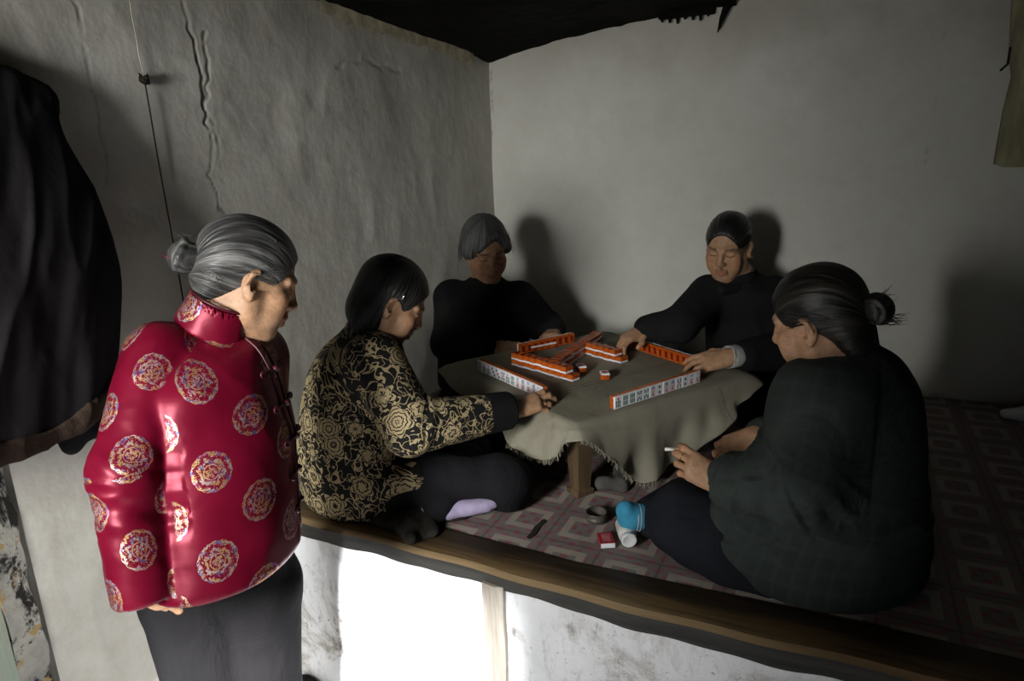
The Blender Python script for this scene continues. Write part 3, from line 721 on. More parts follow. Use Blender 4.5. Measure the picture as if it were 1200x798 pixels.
def tablecloth():
    H = .372; r = .028; per = []; nS = 90
    corners = [(-1, 1), (-1, -1), (1, -1), (1, 1)]            # left, front, right, back in (e1, e2)
    hem = [[(0, .880), (.12, .860), (.3, .800), (.5, .785), (.7, .775), (.86, .768), (.94, .80), (1, .877)],
           [(0, .877), (.05, .845), (.13, .785), (.2, .73), (.29, .672), (.38, .685), (.5, .697), (.62, .745), (.74, .79), (.9, .845), (1, .872)],
           [(0, .872), (.2, .82), (.5, .76), (.8, .81), (1, .87)], [(0, .87), (.3, .80), (.6, .78), (.8, .82), (1, .880)]]
    P, Nn, Z = [], [], []
    for s in range(4):
        a = np.array(corners[s])*H; b = np.array(corners[(s+1) % 4])*H; d = (b-a)/np.linalg.norm(b-a); n = np.array([d[1], -d[0]])
        if np.dot(n, (a+b)/2) < 0: n = -n
        for k in range(nS):
            t = k/nS; p = a+(b-a)*t; q = p.copy(); nn = n.copy()
            for cc in (a, b):                                 # round the corner
                w = p-cc; l = np.linalg.norm(w)
                if l < r*1.6:
                    f = 1-l/(r*1.6); q = q - cc/np.linalg.norm(cc)*r*.42*f*f; nn = nn*(1-f*.5)+cc/np.linalg.norm(cc)*f*.5
            P.append(q); Nn.append(nn/np.linalg.norm(nn)); Z.append(np.interp(t, *zip(*hem[s])))
    P, Nn, Z = np.array(P), np.array(Nn), np.array(Z); n = len(P)
    ker = np.array([1, 2, 3, 2, 1])/9; Z = np.convolve(np.concatenate([Z[-2:], Z, Z[:2]]), ker, 'valid')
    rings = []; rs = np.concatenate([np.linspace(.0, 1, 46)[1:]])
    ar = np.arange(n)/n*2*np.pi; cyc = np.stack([np.cos(ar)*5, np.sin(ar)*5], 1)
    for q in rs:
        xy = P*q; z = TT + .0035*(fbm(np.stack([xy[:, 0]*9, xy[:, 1]*14, xy[:, 0]*0], 1), 3)-.5)*np.clip((1-q)*6+.3, 0, 1) - .006*max(0, (q-.965)/.035)**2
        rings.append(np.column_stack([xy, z]))
    ns = 26
    for j in range(1, ns+1):
        s = j/ns; dz = (TT-.006-Z)*s
        fold = (fbm(np.stack([cyc[:, 0]*1.1, cyc[:, 1]*1.1, np.full(n, s*.8)], 1), 2)-.5)*.085*s + .012*s*np.sin(ar*23+3*s)*(vnoise(np.stack([cyc[:, 0], cyc[:, 1], cyc[:, 0]*0], 1)))
        o = .010*min(1, s*4) + .030*s + fold*np.clip(dz/.10, 0, 1)
        xy = P+Nn*o[:, None]; rings.append(np.column_stack([xy, TT-.006-dz]))
    V = np.concatenate([[[0, 0, TT]]]+rings); V = TC+V[:, :1]*E1+V[:, 1:2]*E2+np.array([0, 0, 1])*V[:, 2:]
    nr = len(rings); idx = 1+np.arange(nr*n).reshape(nr, n); nx = np.roll(idx, -1, 1)
    Q = np.stack([idx[:-1], idx[1:], nx[1:], nx[:-1]], -1).reshape(-1, 4)
    T = [(0, int(nx[0, i]), int(idx[0, i]), int(idx[0, i])) for i in range(n)]
    k = len(V); Vn = V.copy(); Vn[:, 2] -= .0015; ctr = np.r_[TC[:2], .7]; Vn[:, :2] -= (V[:, :2]-ctr[:2])*.003
    Q = np.concatenate([Q, Q[:, ::-1]+k])
    me = bpy.data.meshes.new('tablecloth'); rim = [(int(idx[-1, i]), int(idx[-1, i])+k, int(nx[-1, i])+k, int(nx[-1, i])) for i in range(n)]
    fc = [tuple(map(int, q)) for q in Q] + [tuple(t[:3]) for t in T] + rim
    me.from_pydata([tuple(v) for v in np.concatenate([V, Vn])], [], fc); me.update()
    import bmesh
    bm = bmesh.new(); bm.from_mesh(me); bmesh.ops.recalc_face_normals(bm, faces=bm.faces); bm.to_mesh(me); bm.free()
    o = link('tablecloth', me, M['cloth']); tag(o, 'frayed khaki canvas cloth draped over the low table', 'tablecloth')
    m = MB(); rg = random.Random(2)
    for i in list(range(60, nS+32)):
        a = V[idx[-1, i]]
        for _ in range(3):
            b = a+np.array([rg.uniform(-.006, .006), rg.uniform(-.006, .006), 0]); m.tube([b+ZZ*.003, b+np.array([rg.uniform(-.006, .006), rg.uniform(-.006, .004), -rg.uniform(.004, .016)])], .0008, 4, False)
    m.build('frayed_fringe', M['cloth'], o)['kind'] = 'stuff'
tablecloth()

# ------------------------------------------------------------------ mahjong tiles
TW, TH, TD = .0282, .0380, .0215
mb = MB(); mb.box((0, -TD/2+.003, TH/2), (TW/2-.0001, .003, TH/2-.0001), bev=.0018); ME_W = mb.mesh('tile_face'); ME_W.materials.append(M['ivory'])
mb = MB(); mb.box((0, -TD/2+.006+(TD-.006)/2, TH/2), (TW/2-.0001, (TD-.006)/2, TH/2-.0001), bev=.0022)
ME_B = mb.mesh('tile_back'); ME_B.materials.append(M['amber'])
mb = MB(); mb.box((0, TD/2+.0001, TH/2), (TW/2-.0075, .0002, TH/2-.007)); ME_P = mb.mesh('tile_back_panel'); ME_P.materials.append(M['amber_dark'])
GL = {}
def glyph(kind, n=1):
    if (kind, n) in GL: return GL[(kind, n)]
    me = bpy.data.meshes.new('engraving'); V, F, MI = [], [], []
    def quad(cx, cz, w, h, ang=0, mi=0):
        k = len(V); c, s = math.cos(ang), math.sin(ang)
        for (a, b) in ((-1, -1), (1, -1), (1, 1), (-1, 1)): V.append((cx+a*w/2*c-b*h/2*s, -TD/2-.0003, TH/2+cz+a*w/2*s+b*h/2*c))
        F.append((k, k+1, k+2, k+3)); MI.append(mi)
    def disc(cx, cz, r, mi):
        k = len(V)
        for q in range(12): V.append((cx+r*math.cos(q*math.pi/6), -TD/2-.0003, TH/2+cz+r*math.sin(q*math.pi/6)))
        F.append(tuple(range(k, k+12))); MI.append(mi)
    if kind == 'bamboo':
        rows = {2: [1, 1], 3: [1, 2], 4: [2, 2], 6: [3, 3], 7: [1, 3, 3]}.get(n)
        if n == 8:
            for s in (1, -1):
                for x, a in ((-.0085, 0), (-.0032, .45*s), (.0032, -.45*s), (.0085, 0)): quad(x, s*.0085, .0030, .0125, a, 0)
        elif n == 5:
            for x in (-.007, .007):
                for z in (-.009, .009): quad(x, z, .0036, .0125, 0, 0)
            quad(0, 0, .0036, .013, 0, 2)
        else:
            H = .030/len(rows)
            for r, c in enumerate(rows):
                for q in range(c): quad((q-(c-1)/2)*.0066, .015-H*(r+.5), .0042, H*.86, 0, 2 if (n == 7 and r == 0) else 0)
    elif kind == 'character':
        for q in range(min(n, 3)): quad(0, .0145-q*.0040, .012-.002*(q % 2), .0017, .08, 1)
        if n > 3: quad(-.003, .0095, .0018, .009, -.3, 1); quad(.003, .0095, .0018, .009, .35, 1)
        quad(0, -.0005, .014, .0017, 0, 2); quad(-.0035, .0005, .0017, .005, 0, 2); quad(.0035, .0005, .0017, .005, 0, 2)
        quad(0, -.0055, .010, .0016, 0, 2); quad(0, -.0078, .010, .0016, 0, 2); quad(-.0045, -.0066, .0016, .004, 0, 2); quad(.0045, -.0066, .0016, .004, 0, 2)
        quad(0, -.0085, .0018, .011, 0, 2); quad(-.0055, -.0130, .0016, .007, 0, 2); quad(.0055, -.0130, .0016, .007, 0, 2); quad(0, -.0105, .0125, .0016, 0, 2); quad(.002, -.0145, .006, .0016, .3, 2)
    elif kind == 'dots':
        pos = {1: [(0, 0, 2)], 2: [(0, .008, 0), (0, -.008, 1)], 3: [(-.007, .010, 1), (0, 0, 2), (.007, -.010, 0)], 5: [(-.006, .009, 1), (.006, .009, 0), (0, 0, 2), (-.006, -.009, 0), (.006, -.009, 1)],
               7: [(-.007, .0125, 0), (0, .0095, 0), (.007, .0065, 0), (-.005, -.003, 2), (.005, -.003, 2), (-.005, -.011, 2), (.005, -.011, 2)],
               8: [(x, z, 1) for x in (-.005, .005) for z in (-.0125, -.0042, .0042, .0125)]}[n]
        for x, z, c in pos: disc(x, z, .0105 if n == 1 else .0038 if n > 3 else .0046, c)
    elif kind == 'white':
        quad(0, .013, .017, .0016, 0, 1); quad(0, -.013, .017, .0016, 0, 1); quad(-.0078, 0, .0016, .026, 0, 1); quad(.0078, 0, .0016, .026, 0, 1)
    me.from_pydata(V, [], F); 
    for k in ('ink_g', 'ink_b', 'ink_r'): me.materials.append(M[k])
    for p, i in zip(me.polygons, MI): p.material_index = i
    me.update(); GL[(kind, n)] = me; return me
ORD = ['first', 'second', 'third', 'fourth', 'fifth', 'sixth', 'seventh', 'eighth', 'ninth', 'tenth', 'eleventh', 'twelfth', 'thirteenth', 'fourteenth', 'fifteenth', 'sixteenth']
rt = random.Random(11)
def tile(o, ex, ez, label, group, face=None, jit=.0006):
    ex = nrm(ex); ez = nrm(ez); ey = np.cross(ez, ex); o = np.asarray(o)+ex*rt.uniform(-.0002, .0002)+ey*rt.uniform(-jit, jit)
    t = bpy.data.objects.new('mahjong_tile', ME_W); COL.objects.link(t)
    t.matrix_world = Matrix(((ex[0], ey[0], ez[0], o[0]), (ex[1], ey[1], ez[1], o[1]), (ex[2], ey[2], ez[2], o[2]), (0, 0, 0, 1)))
    tag(t, label, 'mahjong tile', group)
    b = bpy.data.objects.new('back', ME_B); COL.objects.link(b); b.parent = t; b['label'] = 'amber orange back'
    q = bpy.data.objects.new('back_panel', ME_P); COL.objects.link(q); q.parent = b
    if face: e = bpy.data.objects.new('engraving', glyph(*face)); COL.objects.link(e); e.parent = t
    return t
ZT = TT+.0022
def row(p0, ex, ey, faces, who, group, n0=0, skip=0):
    ez = ZZ
    for i, f in enumerate(faces):
        tile(np.array([p0[0], p0[1], ZT])+np.asarray(ex)*(TW*1.012)*(i+.5), ex, ez, who(i), group, f)
B_, C_, D_ = 'bamboo', 'character', 'dots'
pF = ptz(717, 480, TT)
row(pF, nrm(ptz(820, 447, TT)-pF), None, [(B_, 7), (B_, 6), (B_, 6), (B_, 8), (B_, 8), (C_, 4), (D_, 2), (C_, 5), (C_, 6), (B_, 5), (D_, 2), (C_, 2), (C_, 1)],
    lambda i: f'white tile, {ORD[i]} from left in the row before the green coat', 'tiles standing before the woman in the green coat')
pL = ptz(563, 434, TT)
row(pL, nrm(ptz(629, 463.5, TT)-pL), None, [(D_, 8), (B_, 7), (B_, 7), (D_, 3), (D_, 3), (D_, 5), (B_, 7), (B_, 6), (C_, 3), (C_, 4), (C_, 2), (C_, 5), ('white', 1)],
    lambda i: f'white tile, {ORD[i]} from left in the row before the gold jacket', 'tiles standing before the woman in the gold jacket')
pR = ptz(814.5, 432, TT); dR = nrm(ptz(731, 404.5, TT)-pR)
row(pR, dR, None, [(C_, 2), (C_, 3), (D_, 5), (B_, 4), (B_, 8), (D_, 3), (D_, 1), (C_, 4), (B_, 6), (B_, 5), (D_, 8), (C_, 1), (B_, 3)],
    lambda i: f'orange tile back, {ORD[12-i]} from left in the long row at back right', 'tiles standing between the back-right woman\'s hands')
pB = ptz(671.5, 401.5, TT); dB = nrm(ptz(622, 412.5, TT)-pB)
row(pB, dB, None, [(C_, 2), (C_, 3), (D_, 5), (B_, 4), (B_, 8), (D_, 3), (D_, 1), (C_, 4), (B_, 6)],
    lambda i: f'orange tile back, {ORD[i]} from right in the short row at back left', 'tiles standing before the grey-haired woman')
# four tiles laid face up before that row
pA = ptz(622, 413.5, TT); dA = nrm(ptz(658, 406.5, TT)-pA)
for i, f in enumerate([(C_, 4), (C_, 4), (C_, 4), (C_, 4)]):
    ez = np.cross(ZZ, dA)
    tile(np.array([pA[0], pA[1], ZT+TD/2])+dA*TW*1.012*(i+.5)-ez*.004, dA, ez, f'white tile lying flat, {ORD[i]} of four from left by the short orange row', 'tiles laid face up before the grey-haired woman', f)
def wall(a, b, n, name, short_top=0, bend=None):
    a = np.array(a); b = np.array(b); d = nrm((b-a)*[1, 1, 0]); ez = np.cross(d, ZZ)         # face down: -ey = -Z
    for lay in (0, 1):
        for i in range(n-(short_top if lay else 0)):
            off = ez*(0.0 if bend is None else bend(i))
            tile(np.array([a[0], a[1], ZT+TD/2+lay*TD])+d*TW*1.012*(i+.5)+off-ez*TH/2, d, ez,
                 f'{"upper" if lay else "lower"} tile, {ORD[i]} from {name[0]} of the {name[1]}', f'face-down tiles of the {name[1]}', None, .0012)
dLw = ptz(668, 447, TT)-ptz(599, 428.5, TT); pe = nrm(np.cross(dLw*[1, 1, 0], ZZ))
wall(ptz(599, 428.5, TT)-pe*TH/2, ptz(668, 447, TT)-pe*TH/2, 10, ('far end', 'stacked wall near the gold jacket'), 1, lambda i: .003*(i > 4)+.003*(i > 7))
zt = TT+2*TD
n0 = (ptz(638, 421, zt)+ptz(655.5, 426.5, zt))/2; n1 = (ptz(696, 387.5, zt)+ptz(708.5, 388, zt))/2
wall(n0, n1, int(np.linalg.norm(n1-n0)/(TW*1.012)), ('near end', 'long diagonal stacked wall'), 0, lambda i: .0015*math.sin(i*2.1))
w0 = ptz(690, 401.5, zt); w1 = ptz(726, 410.5, zt)
wall(w0, w1, 6, ('left end', 'short stacked wall right of the diagonal'), 1)
for (x, y), dd, lab, f in (((681, 428.5), dv(1, .25, 0), 'single loose tile face up beside the diagonal wall, the left one', (D_, 1)), ((708.5, 436.5), dv(1, .05, 0), 'single loose tile face up alone on the cloth, the right one', (D_, 1))):
    dd = nrm([dd[0], dd[1], 0]); ez = np.cross(ZZ, dd); c = ptz(x, y, TT+TD)
    tile(np.array([c[0], c[1], ZT+TD/2])-ez*TH/2, dd, ez, lab, 'loose tiles lying face up in the middle', f)

# ------------------------------------------------------------------ small things on the bed
ZM = KZ+.008
c = ptz(699, 610, ZM)
m = MB(); m.lathe([(0, .0012), (.0255, .0012), (.0270, .004), (.0275, .010), (.0285, .011), (.0275, .0125), (.0275, .026), (.0285, .0275), (.0262, .0275), (.0255, .004), (0, .0035)], c, 30)
o = m.build('ashtray_tin', M['tin'], None, True); tag(o, 'small round tarnished tin used as ashtray on the printed mat', 'ashtray')
m = MB(); m.lathe([(.0, .0075), (.012, .0072), (.024, .005), (.0245, .0038)], c, 20); m.build('ash', M['grey_felt'], o, True)
def matchbox():
    a = ptz(712, 641, ZM); dx = nrm((ptz(721, 641.5, ZM)-ptz(705, 642.5, ZM))); dy = np.cross(ZZ, dx); R = np.stack([dx, dy, ZZ])
    e = empty('matchbox', tuple(a)); tag(e, 'small red matchbox lying beside the white bottle on the mat', 'matchbox')
    c = a+dy*.020+ZZ*.0072
    m = MB(); m.box(c, (.0185, .0255, .0070), R, .0008); m.build('sleeve', M['mbox'], e)
    m = MB(); m.box(c-dy*.0012, (.0176, .0258, .0062), R, .0006); m.build('tray', M['white_card'], e)
    m = MB(); m.box(c+ZZ*.0071-dy*.0, (.0105, .017, .0002), R); m.box(c+ZZ*.0073, (.0085, .0018, .0002), R); m.box(c+ZZ*.0073+dy*.008, (.006, .0014, .0002), R); m.box(c+ZZ*.0073-dy*.008, (.006, .0014, .0002), R)
    m.build('printed_label', simple('label_print', (.40, .13, .13), .7, .2, .3, 200, 0), e)
matchbox()
def bottle():
    R_ = .0225; b = ptz(731, 613, ZM+R_); t = ptz(740, 643, ZM+R_); ax = nrm((t-b)*[1, 1, 0])
    c = np.array([b[0], b[1], ZM+R_+.0005])
    e = empty('plastic_bottle', tuple(c-ZZ*R_)); tag(e, 'white plastic pill bottle lying by the blue sock, cap toward the bed edge', 'bottle')
    m = MB(); m.lathe([(0, 0), (.020, 0), (.0222, .003), (.0225, .008), (.0225, .058), (.0215, .063), (.0165, .068), (.0155, .070)], c, 30, ax); m.build('bottle_body', M['bottle'], e, True)
    m = MB(); pr = []
    m.lathe([(.0175, .068), (.0195, .069), (.0195, .072), (.0178, .0725)], c, 30, ax); m.build('neck_ring', M['cap'], e, True)
    m = MB(); m.lathe([(.0170, .0725), (.0185, .073), (.0185, .084), (.0172, .0858), (.014, .0858), (.0135, .0853), (0, .0853)], c, 40, ax)
    a = nrm(np.cross(ax, ZZ)); bb = np.cross(ax, a)
    for k in range(36):
        t = k*math.pi/18; p = c+(a*math.cos(t)+bb*math.sin(t))*.0186; m.tube([p+ax*.074, p+ax*.084], .0006, 4)
    m.build('bottle_cap', M['cap'], e, True)
    m = MB(); m.lathe([(.0227, .014), (.0228, .0145), (.0228, .050), (.0227, .0505)], c, 30, ax); m.build('label_band', simple('label_band', (.50, .47, .41), .6, .3, .12, 60, .05), e, True)
bottle()
# pull cord on the left wall
def cordf():
    e = empty('pull_cord', tuple(ptx(170, 94, XL+.012))); tag(e, 'dark pull cord knotted on a nail and hanging down the left wall', 'cord')
    P = [ptx(x, y, XL+.018) for x, y in ((169, 92), (176, 132), (184, 180), (194, 235), (204, 290), (214, 348), (222, 400))]; m = MB(); m.tube(P, .0018, 6); m.build('cord', M['cord'], e, True)
    m = MB(); rg = random.Random(4); q = ptx(169, 93, XL+.016)
    for k in range(9): m.tube([q+np.array([rg.uniform(-.004, .008), rg.uniform(-.012, .010), rg.uniform(-.012, .012)]) for _ in range(3)], [.0035, .005, .002], 6)
    m.build('knot', M['cord'], e, True)
    P = [ptx(x, y, XL+.014) for x, y in ((150, -12), (154, 16), (160, 46), (162, 62), (168, 86))]; m = MB(); m.tube(P, .0011, 5); m.build('string', M['string'], e, True)
    m = MB(); m.tube([q-np.array([.03, 0, 0]), q+np.array([.014, 0, .002])], .002, 6); m.build('nail', M['steel'], e)
cordf()

# ------------------------------------------------------------------ people
def finish(name, V, Q, mat, parent, attrs=None, relaxn=2):
    c = V.mean(0); vol = np.einsum('ij,ij->i', V[Q[:, 0]]-c, np.cross(V[Q[:, 1]]-c, V[Q[:, 2]]-c)).sum()
    if vol < 0: Q = Q[:, ::-1]
    return link(name, mesh_np(name, V, Q, attrs), mat, parent)
class Head:
    def __init__(s, c, f, u, sc=0.95):
        s.c = np.asarray(c, float); f = nrm(f); u = nrm(np.asarray(u)-f*np.dot(u, f)); s.R = np.stack([f, np.cross(u, f), u]); s.s = sc
    def p(s, *q): return s.c + s.s*(np.asarray(q, float) @ s.R)
    def loc(s, V): return ((V-s.c) @ s.R.T)/s.s
    def skin(s, F, old=1.0):
        k = s.s
        E = lambda c, r, kk=.012, op='+', M=None: F.ell(s.p(*c), np.array(r)*k, s.R if M is None else M @ s.R, kk, op)
        C = lambda a, b, ra, rb=None, kk=.010, op='+': F.cap(s.p(*a), s.p(*b), ra*k, (ra if rb is None else rb)*k, kk, op)
        E((-.014, 0, .034), (.094, .073, .084), .02)
        E((.030, 0, -.030), (.056, .058, .072), .03)
        E((.046, 0, -.070), (.036, .040, .040), .02)
        C((.064, -.008, -.096), (.064, .008, -.096), .020, None, .018); C((.040, 0, -.080), (-.012, 0, -.078), .028, .034, .03)
        for q in (-1, 1):
            C((.000, q*.056, -.034), (.010, q*.048, -.064), .013, .013, .03); C((.010, q*.048, -.064), (.058, q*.016, -.098), .014, .013, .03)
            E((.058, q*.043, -.022), (.022, .020, .019), .018)                    # cheekbone
            C((.084, q*.012, .022), (.066, q*.047, .020), .0085, .007, .012)      # brow
            E((.090, q*.031, .000), (.0125, .0165, .0125), .012, '-')             # eye socket
            E((.0685, q*.031, -.001), (.0155, .0165, .0135), .005)                # closed lids
            C((.0845, q*.018, -.003), (.076, q*.044, -.004), .0012, .0012, .002, '-')
            E((.0935, q*.0120, -.033), (.010, .0085, .0075), .006)                 # nostril wing
            C((.096, q*.020, -.040), (.078, q*.033, -.078), .0030*old, .0025*old, .008, '-')   # cheek fold
            E((.054, q*.041, -.052), (.024, .020, .028), .02)                    # cheek
            M = np.array([[.94, q*.34, 0], [-q*.34, .94, 0], [0, 0, 1]])
            E((-.010, q*.0755, -.006), (.0175, .0075, .031), .005, '+', M)        # ear
            E((-.003, q*.0790, -.004), (.0085, .0060, .019), .004, '-', M)
            C((-.014, q*.083, .012), (-.020, q*.083, -.010), .0045, .004, .004); C((-.014, q*.083, .012), (-.003, q*.082, .020), .0045, .004, .004)
            E((-.004, q*.0760, -.034), (.0085, .0060, .010), .005, '+', M)
        C((.085, 0, .010), (.101, 0, -.024), .0080, .0098, .012); E((.1025, 0, -.028), (.0110, .0115, .0095), .006)
        C((.097, 0, -.042), (.096, 0, -.052), .004, .004, .008)
        C((.088, -.017, -.060), (.095, 0, -.0575), .0058, .0066, .006); C((.088, .017, -.060), (.095, 0, -.0575), .0058, .0066, .006)
        C((.086, -.015, -.071), (.0925, 0, -.0715), .0062, .0072, .006); C((.086, .015, -.071), (.0925, 0, -.0715), .0062, .0072, .006)
        C((.100, -.022, -.0645), (.103, 0, -.0640), .0022, .0022, .004, '-'); C((.100, .022, -.0645), (.103, 0, -.0640), .0022, .0022, .004, '-')
    def tint(s, V, T):
        q = s.loc(V); x, y, z = q.T; ay = np.abs(y); near = (x > .03) & (np.abs(q).max(1) < .16)
        m = near & (np.abs(z+.0655) < .0125-.00020/.022*0-ay*.28) & (x > .074) & (ay < .024); T[m] = (.95, .72, .70)
        m = near & (np.abs(z-.0245+ay*.04) < .0038) & (ay > .013) & (ay < .048) & (x > .05); T[m] = (.42, .40, .38)
        m = near & (np.abs(z+.0035) < .0018) & (ay > .017) & (ay < .045) & (x > .060); T[m] = (.22, .18, .16)
        m = (np.abs(q).max(1) < .16) & (((x-.098)**2+(ay-.009)**2+(z+.040)**2) < .0042**2); T[m] = (.35, .25, .22)
        d = np.exp(-(((x-.065)/.022)**2+((ay-.045)/.02)**2+((z+.028)/.022)**2)); T *= 1+d[:, None]*np.array([.14, -.06, -.08])
        d = (np.abs(q).max(1) < .14)*.12*(vnoise(q*55)-.5)*2; T *= 1+d[:, None]
def hand(F, w, x, z, side, curls, sc=1.0, spread=1.0, thumb=((.028, .036, -.012), (.052, .050, -.022), (.074, .050, -.030)), tips=None):
    """w wrist, x towards the fingers, z back of the hand; side +1 right, -1 left; curls: 4 x (knuckle, middle, end) degrees"""
    x = nrm(x); z = nrm(np.asarray(z)-x*np.dot(z, x)); y = np.cross(z, x)*side; w = np.asarray(w, float)
    P = lambda a, b, c: w+sc*(x*a+y*b+z*c)
    F.cap(P(-.02, 0, 0), P(.012, .002, 0), .0235*sc, .023*sc, .02, '+', (z, 1.30))
    base = [(.082, .026, .002), (.086, .0075, .004), (.082, -.0115, .003), (.074, -.028, 0)]
    for (bx, by, bz), r in zip(base, (.0118, .0122, .0115, .0105)):
        F.cap(P(.012, by*.55, 0), P(bx, by, bz), .0125*sc, r*sc, .016)
    F.ell(P(.045, .0, -.006), np.array((.040, .034, .0105))*sc, np.stack([x, y, z]), .012)
    F.ell(P(.034, .024, -.012), np.array((.028, .014, .012))*sc, np.stack([x, y, z]), .010)
    out = []
    for i, ((bx, by, bz), L, r, cu) in enumerate(zip(base, ((.040, .024, .019), (.044, .027, .020), (.040, .025, .019), (.031, .019, .017)), (.0088, .0090, .0085, .0076), curls)):
        p = P(bx, by, bz); a = 0; sp = (1.5-i)*.07*spread; pts = [p]
        for l, c in zip(L, cu):
            a += rad(c); d = (x*math.cos(sp)+y*math.sin(sp))*math.cos(a) - z*math.sin(a); p = p+sc*l*d; pts.append(p)
        def fg(Q, pts=pts, r=r*sc):
            v = np.full(len(Q), 1.0); rr = (r*1.08, r*.98, r*.88, r*.72)
            for j in range(3):
                b_, e_ = pts[j], pts[j+1]; ab = e_-b_; t = np.clip((Q-b_) @ ab/(ab @ ab), 0, 1); d = np.linalg.norm(Q-b_-t[:, None]*ab, axis=1)-(rr[j]+(rr[j+1]-rr[j])*t)
                v = smin(v, d, .004*sc)
            return smin(v, np.linalg.norm(Q-pts[1], axis=1)-r*1.07, .003)
        A = np.array(pts); F.add(fg, A.min(0)-.012, A.max(0)+.012, .0035); out.append(pts)
    T = [P(*t) for t in ((.012, .016, -.006),)+tuple(thumb)]
    for a, b, r0, r1 in zip(T, T[1:], (.013, .0108, .0100), (.0112, .0102, .0080)): F.cap(a, b, r0*sc, r1*sc, .006)
    return dict(y=y, z=z, x=x, f=out, T=T, w=w)
def ring_on(hd, fi, sc=1.0, t=.5, r=.0095):
    p = hd['f'][fi]; c = p[0]*(1-t)+p[1]*t; m = MB(); m.torus(c, p[1]-p[0], r*sc, .0013, 20, 6); return m
def nails(hd, T, V):
    for pts in hd['f']+[hd['T'][1:]]:
        d = nrm(pts[-1]-pts[-2]); up = nrm(hd['z']-d*np.dot(hd['z'], d)); c = pts[-1]+up*.0055+d*.001
        T[np.linalg.norm((V-c), axis=1) < .0058] = (1.22, 1.16, 1.12)
        for j in (1, 2): T[np.linalg.norm(V-pts[j]-hd['z']*.007, axis=1) < .007] *= (1.04, .92, .88)
def limb(F, pts, rs, k=.02):
    for a, b, r0, r1 in zip(pts, pts[1:], rs, rs[1:]): F.cap(a, b, r0, r1, k)
def wrinkle(V, Q, amp, fr=(9, 9, 5), seed=0.0, rid=True, oct=3):
    N = normals(V, Q); p = V*np.array(fr)+seed; p = p + .35*np.stack([vnoise(p*.8+3), vnoise(p*.8+7), vnoise(p*.8+11)], 1)
    return V + N*((ridge(p, oct)-.72)*amp)[:, None]
def garment(F, h, name, mat, parent, uv=None, wr=.006, fr=(9, 9, 5), seed=0, post=None, oct=2):
    V, Q = F.mesh(h); V = relax(V, Q, 2)
    c = V.mean(0); vol = np.einsum('ij,ij->i', V[Q[:, 0]]-c, np.cross(V[Q[:, 1]]-c, V[Q[:, 2]]-c)).sum()
    if vol < 0: Q = Q[:, ::-1]
    U = uv(V) if uv else V.copy()
    if wr: V = wrinkle(V, Q, wr, fr, seed, True, oct)
    if post is not None: V = post(V, Q)
    if parent is not None and len(V) and .6 < V[:, 2].min() < KZ+.03: V[:, 2] = np.maximum(V[:, 2], KZ+.0085)   # rests on the mat
    return link(name, mesh_np(name, V, Q, {'cuv': ('FLOAT_VECTOR', U)}), mat, parent)
def trunk_uv(F, V):
    l, d, w, t = F.tc(V); return np.stack([np.arctan2(l/w, d/t)*(w+t)*.5, V[:, 2]], 1)
def coat_uv(F, arms, ref, shift=(0, 0), ashift=(0, 0)):
    def uv(V):
        U = np.zeros((len(V), 3)); U[:, 2] = 1
        U[:, :2] = trunk_uv(F, V)+shift
        l, d, w, t = F.tc(V); td = (np.sqrt((l/w)**2+(d/t)**2)-1)*np.minimum(w, t)
        for segs, rad_ in arms:
            u, b = limb_uv(V, segs, np.asarray(ref)); df = (b-rad_)-(td-.004); m = df < 0; U[m, :2] = u[m]+ashift; U[np.abs(df) < .006, 2] = 0; U[m & (np.abs(np.abs(u[:, 0])-.204) < .006), 2] = 0
        return U
    return uv
def hair_mesh(F, H, name, mat, parent, h=.003, mode='back', amp=.0022):
    V, Q = F.mesh(h); V = relax(V, Q, 1); q = H.loc(V)
    if mode == 'back': u = np.arctan2(q[:, 1], q[:, 2]+.035)*.09; v = q[:, 0]
    else: u = np.arctan2(q[:, 1], q[:, 0]+.01)*.09; v = q[:, 2]
    U = np.stack([u, v, np.zeros(len(V))], 1)
    c = V.mean(0); vol = np.einsum('ij,ij->i', V[Q[:, 0]]-c, np.cross(V[Q[:, 1]]-c, V[Q[:, 2]]-c)).sum()
    if vol < 0: Q = Q[:, ::-1]
    N = normals(V, Q); n = fbm(np.stack([u*260, v*14, u*0], 1), 2)+.6*vnoise(np.stack([u*70, v*6, u*0+5], 1)); V = V+N*((n-.8)*amp)[:, None]
    return link(name, mesh_np(name, V, Q, {'cuv': ('FLOAT_VECTOR', U)}), mat, parent)
def bun_uv(o, c, ax):
    pass
def wisps(H, name, mat, parent, roots, seed=0, r=.0005):
    m = MB(); rg = random.Random(seed)
    for (a, b, n, sp) in roots:
        for _ in range(n):
            j = lambda: np.array([rg.uniform(-sp, sp) for _ in range(3)])
            p0 = H.p(*a)+j(); p1 = H.p(*b)+j(); mid = (p0+p1)/2+j()*.8; m.tube([p0, mid, p1], [r, r, r*.4], 4, False)
    V = np.array(m.v); o = m.build(name, mat, parent, True); return o
